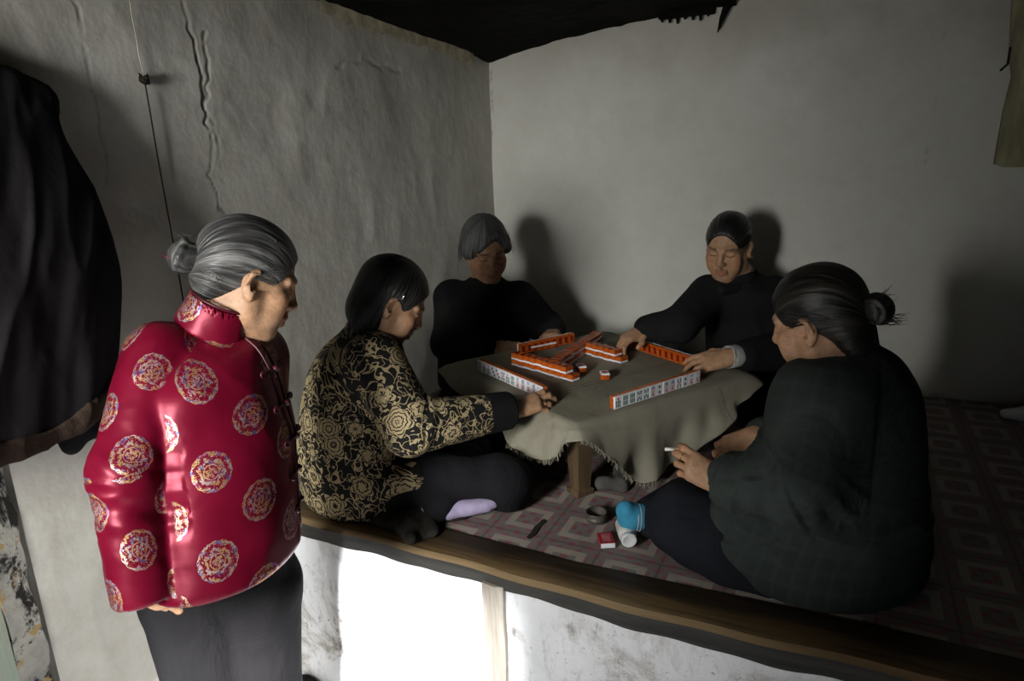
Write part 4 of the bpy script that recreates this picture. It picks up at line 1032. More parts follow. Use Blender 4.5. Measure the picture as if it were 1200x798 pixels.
def hairline(H, name, mat, parent, seed=0, z0=.070):        # short strands that soften the edge of combed-back hair
    rg = random.Random(seed); m = MB()
    sf = lambda y, z: -.014+.094*math.sqrt(max(.02, 1-((z-.034)/.084)**2-(y/.073)**2))+.003
    for k in range(130):
        y = rg.uniform(-.060, .060); zl = z0-.020*(abs(y)/.06)**2-rg.uniform(.0, .014)+.004; z1 = zl+.030
        m.tube([H.p(sf(y, zl), y, zl), H.p(sf(y*1.02, (zl+z1)/2)+.003, y*1.03, (zl+z1)/2), H.p(sf(y*1.06, z1)+.006, y*1.06, z1)], [.0003, .0008, .0007], 4, False)
    for k in range(60):
        q = rg.choice((-1, 1)); z = rg.uniform(.0, .045); x = .050-rg.uniform(0, .016)-.25*(.045-z)
        m.tube([H.p(x, q*(.066-.0*z), z), H.p(x-.025, q*.0745, z+.004), H.p(x-.05, q*.080, z+.006)], [.0003, .0008, .0006], 4, False)
    o = m.build(name, mat, parent, True); o['kind'] = 'stuff'; return o
def body(F, h, parent, heads, hands, name='body', cut=True):
    if cut: F.half((0, 0, KZ+.016), (0, 0, -1), .008)
    V, Q = F.mesh(h); V = relax(V, Q, 1, .4); T = np.ones((len(V), 3))
    for hd in heads: hd.tint(V, T)
    for hn in hands: nails(hn, T, V)
    return finish(name, V, Q, M['skin'], parent, {'tint': ('FLOAT_COLOR', np.column_stack([T, np.ones(len(T))]))})
def cross_legs(F, pts, r=(.085, .068, .05), k=.03): limb(F, pts, r, k)
def sleeve_open(F, w, d, r, ln=.05):                      # hollow the end of a sleeve
    F.cap(np.asarray(w)-nrm(d)*ln*.2, np.asarray(w)+nrm(d)*ln, r, r, .004, '-')
def torso_skin(F, pel, chest, neck, H, shs, k=.04):
    F.cap(pel, chest, .10, .105, k); F.cap(chest, neck, .09, .055, k); F.cap(neck, H.p(-.022, 0, -.055), .050, .047, .03)
    F.cap(shs[0], shs[1], .036, .036, k)

# ---- woman in the red jacket, standing at the bed
def woman_red():
    root = empty('person', (-1.06, .93, 0)); tag(root, 'standing person in shiny red jacket with round motifs, grey hair in a bun', 'person')
    H = Head(pt(292, 325, 1.365), dv(.76, .46, -.44), dv(.36, .24, .90), .97)
    sR, eR, wR = pt(182, 415, 1.28), pt(147, 556, 1.20), pt(165, 666, 1.20)
    sL, eL = pt(300, 418, 1.49), pt(304, 545, 1.52); wL = pt(296, 630, 1.50)
    pel = pt(262, 640, 1.35); chest = pt(250, 470, 1.36); neck = pt(258, 385, 1.375)
    F = Field(); H.skin(F); torso_skin(F, pel, chest, neck, H, (sR, sL))
    limb(F, [sR, eR, wR], (.038, .033, .024)); limb(F, [sL, eL, wL], (.038, .033, .024))
    hR = hand(F, wR, dv(.16, .10, -1), dv(-.35, -.95, -.1), 1, [(28, 45, 30), (34, 50, 30), (38, 52, 30), (42, 52, 30)], .88, 1.0, ((.024, .024, -.014), (.042, .024, -.024), (.058, .016, -.032)))
    hL = hand(F, wL, dv(-.3, -.1, -1), dv(.6, -.2, .2), -1, [(20, 30, 20)]*4, .88)
    kn = [np.array([-1.02, .80, .0]), np.array([-1.01, 1.02, .0])]
    hipR, hipL = pt(226, 690, 1.33), pt(296, 686, 1.39)
    aR, aL = np.array([hipR[0]-.045, hipR[1], .085]), np.array([hipL[0]-.045, hipL[1], .085]); kR, kL = (hipR+aR)/2+[.012, 0, 0], (hipL+aL)/2+[.012, 0, 0]
    limb(F, [hipR, kR, aR], (.075, .052, .034)); limb(F, [hipL, kL, aL], (.075, .052, .034))
    body(F, .0026, root, [H], [hR, hL], 'body', False)
    # trousers
    F = Field(); limb(F, [pel-[0, 0, .01], hipR, kR, aR], (.12, .092, .073, .062)); limb(F, [pel-[0, 0, .01], hipL, kL, aL], (.12, .092, .073, .062))
    garment(F, .006, 'trousers', M['stand_tr'], root, lambda V: np.column_stack([limb_uv(V, [(hipR, kR), (kR, aR)], RG)[0], np.ones(len(V))]), .010, (9, 9, 5), 2)
    for a, n in ((aR, 0), (aL, 1)):
        F = Field(); F.cap(a+[-.03, 0, -.045], a+[.10, 0, -.05], .036, .032, .01); F.half((0, 0, .001), (0, 0, -1)); F.half(a+[0, 0, .0], (0, 0, 1))
        garment(F, .005, 'shoe', M['soot'], root, None, 0)
    # jacket
    F = Field(); Ld = np.array([-.12, 1, 0])
    nodes = [(pt(266, 653, 1.345), .162, .128), (pt(265, 620, 1.345), .160, .127), (pt(262, 560, 1.35), .160, .126), (pt(256, 480, 1.355), .160, .122), (pt(252, 430, 1.36), .155, .112),
             (pt(252, 407, 1.365), .125, .092), (pt(253, 392, 1.37), .078, .066), (pt(255, 380, 1.375), .052, .052)]
    F.trunk(nodes, Ld, .03, .012); F.cap(sR+[0, .03, -.012], sL+[0, -.03, -.01], .062, .060, .05)
    wc = wR+nrm(wR-eR)*.043
    limb(F, [sL, eL, wL], (.070, .060, .050), .022)
    G = Field(); limb(G, [sR+[0, .01, -.01], eR, wc], (.067, .058, .050), .022); sleeve_open(G, wc, wc-eR, .040, .07); G.half(wc+nrm(wc-eR)*.012, wc-eR, .006); F.group(G, .012)
    arms = [([(sR, eR), (eR, wc)], .07), ([(sL, eL), (eL, wL)], .07)]
    ju = coat_uv(F, arms, RG*-.6-FG, (.00, .05), (.035, .10)); FRONT = nrm([1, .12, 0])
    tc = F.tc
    def post(V, Q):
        N = normals(V, Q); a = nrm(sR-eR)                  # hanging sleeve: rings of soft folds at the elbow
        u, b = limb_uv(V, [(sR, eR), (eR, wc)], RG); m = np.exp(-((u[:, 1]-.27)/.09)**2)*(b < .10)
        f = ridge(np.stack([u[:, 0]*7, u[:, 1]*26+u[:, 0]*9, u[:, 0]*0], 1), 2)-.7
        V = V+N*(f*.010*m)[:, None]
        l_, d_, w_, t_ = tc(V); z_ = V[:, 2]                 # soft pulls running down from the loops and across the belly
        g = np.stack([l_*9+z_*5, z_*7-l_*3, l_*0+2], 1); V = V+N*((ridge(g, 2)-.68)*.013*np.clip(1-np.abs(b-.10)/.2, .35, 1))[:, None]
        sh = np.exp(-((u[:, 1]-.04)/.05)**2)*(b < .12); f = ridge(np.stack([u[:, 0]*20, u[:, 1]*8, u[:, 0]*0+4], 1), 2)-.7
        return V+N*(f*.007*sh)[:, None]
    j = garment(F, .0042, 'jacket', M['satin'], root, ju, .010, (6.5, 6.5, 4), 9, post, 1)
    # stand-up collar
    F = Field(); nk = pt(256, 370, 1.352); ax = dv(.46, .05, .86)
    F.cap(nk-ax*.030, nk+ax*.030, .074, .064, .004); F.cap(nk-ax*.05, nk+ax*.08, .066, .058, .003, '-'); F.half(nk+ax*.034, ax, .004); F.half(nk-ax*.034, -ax, .004)
    F.cap(nk+FRONT*.07-ax*.05, nk+FRONT*.055+ax*.07, .006, .012, .004, '-')
    co_ = garment(F, .003, 'collar', M['satin'], root, lambda V: np.column_stack([limb_uv(V, [(nk-ax*.05, nk+ax*.1)], RG)[0]+[.03, .012], np.ones(len(V))]), .0)
    m = MB(); up = nk+ax*.035; a = nrm(np.cross(ax, FRONT)); b = np.cross(a, ax)
    m.tube([up+.0625*(b*math.cos(t)+a*math.sin(t)) for t in np.linspace(.16, 2*math.pi-.16, 40)], .0026, 6); m.build('collar_piping', M['satin_dark'], co_, True)
    # front edge with piping and knotted loops: follows the front of the trunk
    dg = bpy.context.evaluated_depsgraph_get(); dg.update()
    from mathutils.bvhtree import BVHTree
    bv = BVHTree.FromObject(j, dg)
    def onfront(z, lat=0.0):
        c = nodes[0][0]; zs = [n[0][2] for n in nodes]; cx = np.interp(-z, [-q for q in zs], [n[0][0] for n in nodes]); cy = np.interp(-z, [-q for q in zs], [n[0][1] for n in nodes])
        o_ = np.array([cx, cy, z])+FRONT*.35+nrm(Ld)*lat; r = bv.ray_cast(Vector(o_), Vector(-FRONT)); return np.array(r[0]) if r[0] is not None else None
    def keep(L):
        L = [p for p in L if p is not None][::-1]; out = [L[0]]
        for p in L[1:]:
            if np.linalg.norm(p-out[-1]) < .05: out.append(p)
        return [p+FRONT*.001 for p in out]
    z0, z1 = nodes[0][0][2]+.012, nk[2]-.015; L1 = [onfront(z, -.012) for z in np.linspace(z1, z0, 30)]; L1 = keep(L1)
    m = MB(); m.tube(L1, .0032, 6); m.build('front_piping', M['satin_dark'], j, True)
    L2 = [onfront(z, .010) for z in np.linspace(z1-.02, z0+.03, 26)]; m = MB(); m.tube(keep(L2), .0025, 6); m.build('front_piping', M['satin_dark'], j, True)
    for k in range(6):
        z = z1-.02-(z1-z0-.08)*k/5; c = onfront(z, -.0); l = onfront(z, -.042); r = onfront(z, .038)
        if c is None or l is None or r is None: continue
        m = MB(); F2 = FRONT*.004; m.tube([l+F2, (l+c)/2+F2, c+F2*1.6], .0030, 6); m.tube([r+F2, (r+c)/2+F2, c+F2*1.6], .0030, 6)
        for q in (l, r): m.torus(q+F2, FRONT, .0055, .0026, 14, 6)
        m.lathe([(0, -.007), (.005, -.005), (.0072, 0), (.005, .005), (0, .007)], c+F2*2, 12, FRONT); m.build('knot_button', M['satin_dark'], j, True)
    # hair
    F = Field(); k = H.s
    F.ell(H.p(-.016, 0, .036), np.array((.1005, .0795, .0885))*k, H.R, .01); F.ell(H.p(-.062, 0, -.012), np.array((.050, .064, .060))*k, H.R, .02)
    F.ell(H.p(.096, 0, -.044), np.array((.078, .084, .112))*k, H.R, .008, '-'); F.ell(H.p(.006, .085, -.020), np.array((.027, .04, .034))*k, H.R, .006, '-'); F.ell(H.p(.006, -.085, -.020), np.array((.027, .04, .034))*k, H.R, .006, '-')
    F.half(H.p(-.04, 0, -.072), H.R[0]*.55-H.R[2], .01)
    hr = hair_mesh(F, H, 'hair', M['hair_grey'], root)
    hairline(H, 'hairline_strands', M['hair_grey'], hr, 5, .076)
    F = Field(); bc = H.p(-.128, .004, -.004)
    F.ell(bc, (.029, .034, .033), H.R, .01); th = np.linspace(0, 4.2*math.pi, 26); Rm = H.R
    pts = [bc+Rm[1]*(.030-.0005*i)*math.cos(t)+Rm[2]*(.031-.0005*i)*math.sin(t)-Rm[0]*(.010*math.sin(t*.5)) for i, t in enumerate(th)]
    for a, b in zip(pts, pts[1:]): F.cap(a, b, .0085, .0085, .0015)
    F.cap(H.p(-.095, 0, .004), bc, .028, .024, .010)
    hair_mesh(F, H, 'hair_bun', M['hair_grey'], hr, .0025, 'down', .0016)
    m = MB(); m.torus(H.p(-.104, 0, .005), H.R[0], .024, .0025, 24, 6); m.build('hair_tie', M['black'], hr, True)
    m = MB(); t0 = H.p(-.140, -.02, -.008); m.tube([t0, t0+dv(-1, 0, .05)*.018, t0+dv(-1, 0, .25)*.030], [.0012, .001, .0004], 5); m.build('red_thread', M['satin_plain'], hr, True)
    wisps(H, 'loose_hairs', M['hair_grey'], hr, [((-.06, -.075, -.03), (-.11, -.03, -.01), 10, .012), ((.03, -.078, .03), (-.06, -.078, .0), 14, .010), ((-.10, -.01, .04), (-.15, .0, .035), 8, .012)], 3)
woman_red()

# ---- woman in the black and gold jacket, sitting at the near left side of the table
def woman_gold():
    root = empty('person', (-1.20, 1.47, KZ)); tag(root, 'seated person in black and gold patterned jacket, dark bobbed hair, reaching over the table', 'person')
    Fd = E1; Ld = E2
    H = Head(pt(459, 352, 1.865), dv(.80, .20, -.56), dv(.52, .12, .84), .97)
    sR, eR, wR = pt(438, 424, 1.80), pt(482, 500, 1.77), pt(600, 480, 1.93)
    sL, eL, wL = pt(410, 420, 2.06), pt(496, 500, 2.15), pt(566, 482, 2.20)
    pel, chest, neck = pt(418, 562, 2.0), pt(420, 460, 1.95), pt(428, 392, 1.905)
    F = Field(); H.skin(F, 1.5); torso_skin(F, pel, chest, neck, H, (sR, sL)); limb(F, [sR, eR, wR], (.038, .033, .024)); limb(F, [sL, eL, wL], (.038, .033, .024))
    hR = hand(F, wR, dv(.88, .42, .10), dv(-.22, -.46, .86), 1, [(2, 30, 16), (4, 36, 20), (22, 46, 26), (30, 50, 28)], .96, 1.2, ((.030, .036, -.014), (.056, .048, -.022), (.080, .042, -.028)))
    hL = hand(F, wL, dv(.7, .2, -.35), dv(0, .2, .9), -1, [(20, 30, 20)]*4, .90)
    hipR = pt(446, 566, 1.92); hipL = np.array([*(pel+E2*.11)[:2], .745])
    kR = pt(592, 566, 1.885); aR = ptz(512, 552, KZ+.055); kL = ptz(566, 512, KZ+.080); aL = pt(516, 594, 1.83)
    limb(F, [hipR, kR, aR], (.07, .05, .035)); limb(F, [hipL, kL, aL], (.07, .05, .035))
    body(F, .0030, root, [H], [hR, hL])
    ring_on(hR, 2, .9, .55).build('ring', M['gold_metal'], root, True)
    F = Field(); limb(F, [pel, hipR, kR, aR], (.12, .090, .070, .048), .03); limb(F, [pel, hipL, kL, aL], (.12, .09, .07, .045), .03)
    F.half((0, 0, KZ+.010), (0, 0, -1), .01)
    garment(F, .006, 'trousers', M['black_tr'], root, lambda V: np.column_stack([limb_uv(V, [(hipR, kR)], ZZ)[0], np.ones(len(V))]), .020, (9, 9, 9), 4)
    F = Field(); tl = pt(577, 590, 1.83); F.cap(pt(526, 597, 1.825), tl, .026, .016, .01); F.cap(pt(545, 596, 1.82), pt(570, 594, 1.82), .020, .015, .01); F.cap(pt(505, 592, 1.84), pt(527, 597, 1.825), .028, .026, .01); F.half((0, 0, KZ+.007), (0, 0, -1), .006)
    s_ = garment(F, .004, 'sock', M['lilac'], root, None, .002, (30, 30, 30)); s_['label'] = 'lilac sock'
    F = Field(); toe2 = aR+dv(-.5, .3, 0)*.10-[0, 0, .01]; F.cap(aR, toe2, .032, .028, .01); F.half((0, 0, KZ+.006), (0, 0, -1), .006); garment(F, .005, 'sock', M['lilac'], root, None, .001)
    # jacket
    F = Field()
    nodes = [(pt(424, 588, 2.00), .185, .150), (pt(418, 556, 1.995), .190, .158), (pt(413, 510, 1.98), .185, .153), (pt(414, 465, 1.955), .180, .140), (pt(420, 425, 1.925), .165, .120),
             (pt(427, 402, 1.905), .128, .095), (pt(433, 386, 1.895), .080, .072), (pt(438, 372, 1.885), .055, .058)]
    F.trunk(nodes, Ld, .03, .03); F.cap(sR+[-.01, .01, -.01], sL, .068, .058, .06)
    limb(F, [sR, eR, eR+(wR-eR)*.80], (.078, .072, .054), .022); limb(F, [sL, eL, wL], (.066, .060, .048), .022)
    F.cap(pt(440, 570, 1.90), pt(485, 560, 1.86), .075, .045, .04)              # front skirt over the lap
    F.half((0, 0, KZ+.012), (0, 0, -1), .02)
    arms = [([(sR, eR), (eR, wR)], .07), ([(sL, eL), (eL, wL)], .07)]
    def post(V, Q):
        N = normals(V, Q); u, b = limb_uv(V, [(sR, eR), (eR, wR)], RG); m = np.exp(-((u[:, 1]-.20)/.08)**2)*(b < .11)
        f = ridge(np.stack([u[:, 0]*6, u[:, 1]*24+u[:, 0]*8, u[:, 0]*0], 1), 2)-.7; return V+N*(f*.012*m)[:, None]
    garment(F, .0045, 'jacket', M['damask'], root, coat_uv(F, arms, RG*.3-FG), .008, (7, 7, 4), 21, post)
    F = Field(); a, b = eR+(wR-eR)*.72, eR+(wR-eR)*.97; F.cap(a, b, .0555, .0535, .004); F.cap(b-(wR-eR)*.02, b+(wR-eR)*.3, .036, .036, .004, '-'); F.half(b+(b-a)*.02, b-a, .006)
    garment(F, .004, 'cuff', M['black'], root, None, .004, (14, 14, 14), 3)['label'] = 'wide black cuff'
    F = Field(); nk = pt(436, 384, 1.89); ax = nrm(H.p(-.03, 0, -.06)-nk+[0, 0, .04]); F.cap(nk-ax*.025, nk+ax*.025, .074, .062, .01); F.cap(nk, nk+ax*.1, .054, .052, .004, '-')
    garment(F, .005, 'collar', M['black'], root, None, .003)
    F = Field(); k = H.s                                                          # bobbed hair
    F.ell(H.p(-.016, 0, .036), np.array((.1020, .0810, .0900))*k, H.R, .01)
    F.ell(H.p(-.045, 0, -.035), np.array((.066, .074, .085))*k, H.R, .03); F.ell(H.p(-.040, -.058, -.070), np.array((.036, .022, .062))*k, H.R, .02); F.ell(H.p(-.040, .058, -.070), np.array((.036, .022, .062))*k, H.R, .02)
    F.ell(H.p(.095, 0, -.050), np.array((.080, .090, .112))*k, H.R, .008, '-')
    for q in (-1, 1): F.ell(H.p(.006, q*.085, -.022), np.array((.024, .04, .042))*k, H.R, .006, '-')
    F.half(H.p(-.04, 0, -.118), H.R[0]*.15-H.R[2], .012)
    hr = hair_mesh(F, H, 'hair', M['hair_black'], root, .003, 'down', .003)
    wisps(H, 'loose_hairs', M['hair_black'], hr, [((-.03, -.082, .0), (-.025, -.075, -.14), 26, .014), ((-.07, -.06, -.02), (-.06, -.055, -.15), 20, .016), ((-.05, .075, .0), (-.05, .07, -.14), 12, .014)], 5, .0007)
    m = MB(); a, b = H.p(.004, -.0840, .052), H.p(.010, -.0865, .022); m.tube([a, (a+b)/2-H.R[1]*.002, b], [.0022, .0026, .0018], 8); m.build('hair_clip', M['steel'], hr, True)
woman_gold()

# ---- grey-haired woman in black, back left corner
def woman_grey():
    root = empty('person', (-1.32, 2.55, KZ)); tag(root, 'seated person in plain black with short grey hair, in the room corner', 'person')
    H = Head(pt(569, 291, 2.66), dv(.30, -.86, -.38), dv(.02, -.36, .93), 1.02)
    sR, eR, wR = pt(530, 350, 2.77), pt(526, 402, 2.70), pt(572, 408, 2.60)
    sL, eL, wL = pt(608, 351, 2.72), pt(640, 384, 2.84), pt(650, 386, 2.76)
    pel, chest, neck = pt(567, 425, 2.85), pt(568, 375, 2.80), pt(569, 335, 2.73)
    F = Field(); H.skin(F, 1.3); torso_skin(F, pel, chest, neck, H, (sR, sL)); limb(F, [sR, eR, wR], (.038, .033, .024)); limb(F, [sL, eL, wL], (.038, .033, .024))
    hR = hand(F, wR, dv(.96, -.06, -.04), dv(.0, -.55, .83), 1, [(10, 26, 14), (14, 32, 18), (24, 42, 22), (32, 46, 24)], .95)
    hL = hand(F, wL, dv(-.25, -.80, -.1), dv(-.1, -.1, 1), -1, [(50, 70, 40)]*4, .9)
    hp, h2 = pel+E1*.0+[0, 0, -.03], pel+[.0, .0, -.03]
    Fw = -E2; Lf = np.array([-Fw[1], Fw[0], 0]); kR, kL = pel+Fw*.22-Lf*.25-[0, 0, .06], pel+Fw*.22+Lf*.23-[0, 0, .06]; aR, aL = pel+Fw*.30+Lf*.05-[0, 0, .07], pel+Fw*.26-Lf*.07-[0, 0, .07]
    limb(F, [pel, kR, aR], (.07, .05, .035)); limb(F, [pel, kL, aL], (.07, .05, .035))
    body(F, .0036, root, [H], [hR, hL]); ring_on(hR, 2, .95, .5).build('ring', M['gold_metal'], root, True)
    F = Field(); limb(F, [pel-[0, 0, .02], kR, aR], (.10, .07, .05), .03); limb(F, [pel-[0, 0, .02], kL, aL], (.10, .07, .05), .03); F.half((0, 0, KZ+.008), (0, 0, -1), .01)
    garment(F, .007, 'trousers', M['black'], root, None, .008)
    F = Field()
    for a, b in ((aR, aR+Lf*.14), (aL, aL-Lf*.14)): F.cap(a, b, .034, .030, .01)
    F.half((0, 0, KZ+.006), (0, 0, -1), .006); garment(F, .006, 'socks', M['grey_felt'], root, None, 0)
    F = Field()
    nodes = [(pt(566, 448, 2.86), .195, .155), (pt(567, 414, 2.83), .20, .150), (pt(568, 376, 2.79), .19, .135), (pt(569, 356, 2.76), .175, .118), (pt(569, 341, 2.74), .135, .095), (pt(569, 332, 2.73), .080, .070), (pt(569, 322, 2.72), .055, .058)]
    F.trunk(nodes, Lf, .03, .03); F.cap(sR, sL, .066, .066, .05); limb(F, [sR, eR, eR+(wR-eR)*.93], (.076, .070, .052), .022); limb(F, [sL, eL, eL+(wL-eL)*.9], (.076, .068, .050), .022)
    F.half((0, 0, KZ+.010), (0, 0, -1), .02)
    garment(F, .006, 'jacket', M['black'], root, None, .010, (7, 7, 5), 31)
    F = Field(); nk = pt(569, 331, 2.725); ax = nrm(H.p(-.03, 0, -.06)-nk+[0, 0, .06]); F.cap(nk-ax*.03, nk+ax*.022, .078, .066, .01); F.cap(nk, nk+ax*.1, .060, .060, .004, '-'); F.half(nk+ax*.026, ax, .006)
    garment(F, .005, 'collar', M['black'], root, None, .003)
    F = Field(); k = H.s
    F.ell(H.p(-.014, 0, .038), np.array((.1040, .0850, .0910))*k, H.R, .01); F.ell(H.p(-.035, 0, .000), np.array((.078, .086, .078))*k, H.R, .03)
    for q in (-1, 1): F.ell(H.p(.014, q*.074, .010), np.array((.040, .020, .042))*k, H.R, .02)
    F.ell(H.p(.100, .010, -.034), np.array((.078, .062, .118))*k, H.R, .014, '-'); F.half(H.p(-.04, 0, -.046), H.R[0]*.35-H.R[2], .02)
    F.cap(H.p(.072, .020, .090), H.p(.070, -.052, .040), .014, .010, .012); F.cap(H.p(.070, .022, .088), H.p(.055, .066, .030), .013, .010, .012)
    hr = hair_mesh(F, H, 'hair', M['hair_salt'], root, .0034, 'down', .005)
    wisps(H, 'loose_hairs', M['hair_salt'], hr, [((-.02, -.088, .03), (.0, -.100, -.045), 16, .016), ((-.02, .088, .03), (.0, .098, -.04), 16, .016), ((.05, .03, .112), (.080, -.035, .075), 20, .012), ((.05, .035, .110), (.070, .060, .050), 14, .010), ((.0, .0, .125), (.06, .03, .105), 18, .02)], 8, .0008)
woman_grey()

# ---- woman with the gold earring, back right by the wall
def woman_ear():
    root = empty('person', (-.33, 2.72, KZ)); tag(root, 'seated person in charcoal coat with gold earring and pulled-back black hair by the back wall', 'person')
    H = Head(pt(853, 288, 2.48), dv(-.52, -.78, -.30), dv(-.14, -.28, .95), .98)
    sR, eR, wR = pt(830, 346, 2.54), pt(796, 380, 2.44), pt(753, 386, 2.46)
    sL, eL, wL = pt(908, 348, 2.50), pt(925, 410, 2.28), pt(857, 418, 2.18)
    pel, chest, neck = pt(884, 430, 2.74), pt(878, 376, 2.62), pt(868, 328, 2.55)
    F = Field(); H.skin(F, 1.1); torso_skin(F, pel, chest, neck, H, (sR, sL)); limb(F, [sR, eR, wR], (.038, .033, .024)); limb(F, [sL, eL, wL], (.038, .033, .024))
    hR = hand(F, wR, dv(-.80, -.42, -.30), dv(-.35, -.15, .92), 1, [(20, 48, 30), (26, 54, 30), (34, 56, 30), (40, 56, 30)], .95)
    hL = hand(F, wL, dv(-.95, .12, -.20), dv(-.15, -.62, .76), -1, [(14, 24, 12), (18, 30, 14), (24, 36, 18), (30, 40, 20)], .95)
    Fw = -E1; Lf = np.array([-Fw[1], Fw[0], 0]); kR, kL = pel+Fw*.22-Lf*.25-[0, 0, .06], pel+Fw*.22+Lf*.23-[0, 0, .06]; aR, aL = pel+Fw*.30+Lf*.05-[0, 0, .07], pel+Fw*.26-Lf*.07-[0, 0, .07]
    limb(F, [pel, kR, aR], (.07, .05, .035)); limb(F, [pel, kL, aL], (.07, .05, .035))
    body(F, .0034, root, [H], [hR, hL])
    m = MB(); m.lathe([(0, -.006), (.0045, -.004), (.006, 0), (.0045, .004), (0, .006)], H.p(.000, .088, -.043), 14); m.build('earring', M['gold_metal'], root, True)
    F = Field(); limb(F, [pel-[0, 0, .02], kR, aR], (.10, .07, .05), .03); limb(F, [pel-[0, 0, .02], kL, aL], (.10, .07, .05), .03); F.half((0, 0, KZ+.008), (0, 0, -1), .01)
    garment(F, .007, 'trousers', M['black'], root, None, .008)
    F = Field()
    for a, b in ((aR, aR+Lf*.14), (aL, aL-Lf*.14)): F.cap(a, b, .034, .030, .01)
    F.half((0, 0, KZ+.006), (0, 0, -1), .006); garment(F, .006, 'socks', M['grey_felt'], root, None, 0)
    F = Field()
    nodes = [(pt(886, 455, 2.78), .20, .17), (pt(884, 415, 2.70), .20, .160), (pt(880, 370, 2.63), .19, .145), (pt(876, 353, 2.58), .172, .122), (pt(872, 337, 2.555), .135, .098), (pt(869, 327, 2.545), .082, .072), (pt(867, 318, 2.54), .058, .060)]
    F.trunk(nodes, Lf, .03, .03); F.cap(sR, sL, .066, .066, .05); limb(F, [sR, eR, eR+(wR-eR)*.86], (.074, .064, .048), .022); limb(F, [sL, eL, eL+(wL-eL)*.74], (.074, .066, .054), .022)
    F.half((0, 0, KZ+.010), (0, 0, -1), .02)
    arms = [([(sR, eR), (eR, wR)], .07), ([(sL, eL), (eL, wL)], .07)]
    garment(F, .006, 'coat', M['charcoal'], root, coat_uv(F, arms, ZZ), .010, (8, 8, 5), 41)
    F = Field(); nk = pt(867, 326, 2.535); ax = nrm(H.p(-.03, 0, -.06)-nk+[0, 0, .06]); F.cap(nk-ax*.03, nk+ax*.018, .076, .064, .01); F.cap(nk, nk+ax*.1, .058, .060, .004, '-'); F.half(nk+ax*.022, ax, .006)
    garment(F, .005, 'stand_collar', M['charcoal'], root, None, .003)
    for q in (1,):
        F = Field(); c = pt(862, 322, 2.44); F.cap(pt(846, 340, 2.44), pt(868, 337, 2.47), .020, .018, .01); F.cap(pt(878, 336, 2.46), pt(890, 326, 2.51), .018, .018, .01)
        garment(F, .005, 'collar', M['charcoal'], root, None, .002)
    F = Field(); a, b = eL+(wL-eL)*.93, eL+(wL-eL)*1.08; F.cap(a, b, .037, .038, .004); F.cap(b-(wL-eL)*.03, b+(wL-eL)*.3, .033, .035, .003, '-'); F.half(b+(b-a)*.05, b-a, .006)
    garment(F, .004, 'shirt_cuff', M['cuff_w'], root, None, .004, (20, 20, 20), 5)['label'] = 'white shirt cuff'
    F = Field(); k = H.s
    F.ell(H.p(-.016, 0, .036), np.array((.1000, .0790, .0875))*k, H.R, .01); F.ell(H.p(-.062, 0, -.010), np.array((.050, .064, .062))*k, H.R, .02)
    F.ell(H.p(.094, 0, -.040), np.array((.076, .070, .116))*k, H.R, .010, '-')
    for q in (-1, 1): F.ell(H.p(.006, q*.085, -.020), np.array((.027, .04, .034))*k, H.R, .006, '-')
    F.ell(H.p(-.115, 0, -.012), np.array((.028, .036, .034))*k, H.R, .008)
    hr = hair_mesh(F, H, 'hair', M['hair_black'], root, .0034, 'back', .0035)
    hairline(H, 'hairline_strands', M['hair_black'], hr, 4, .078)
woman_ear()

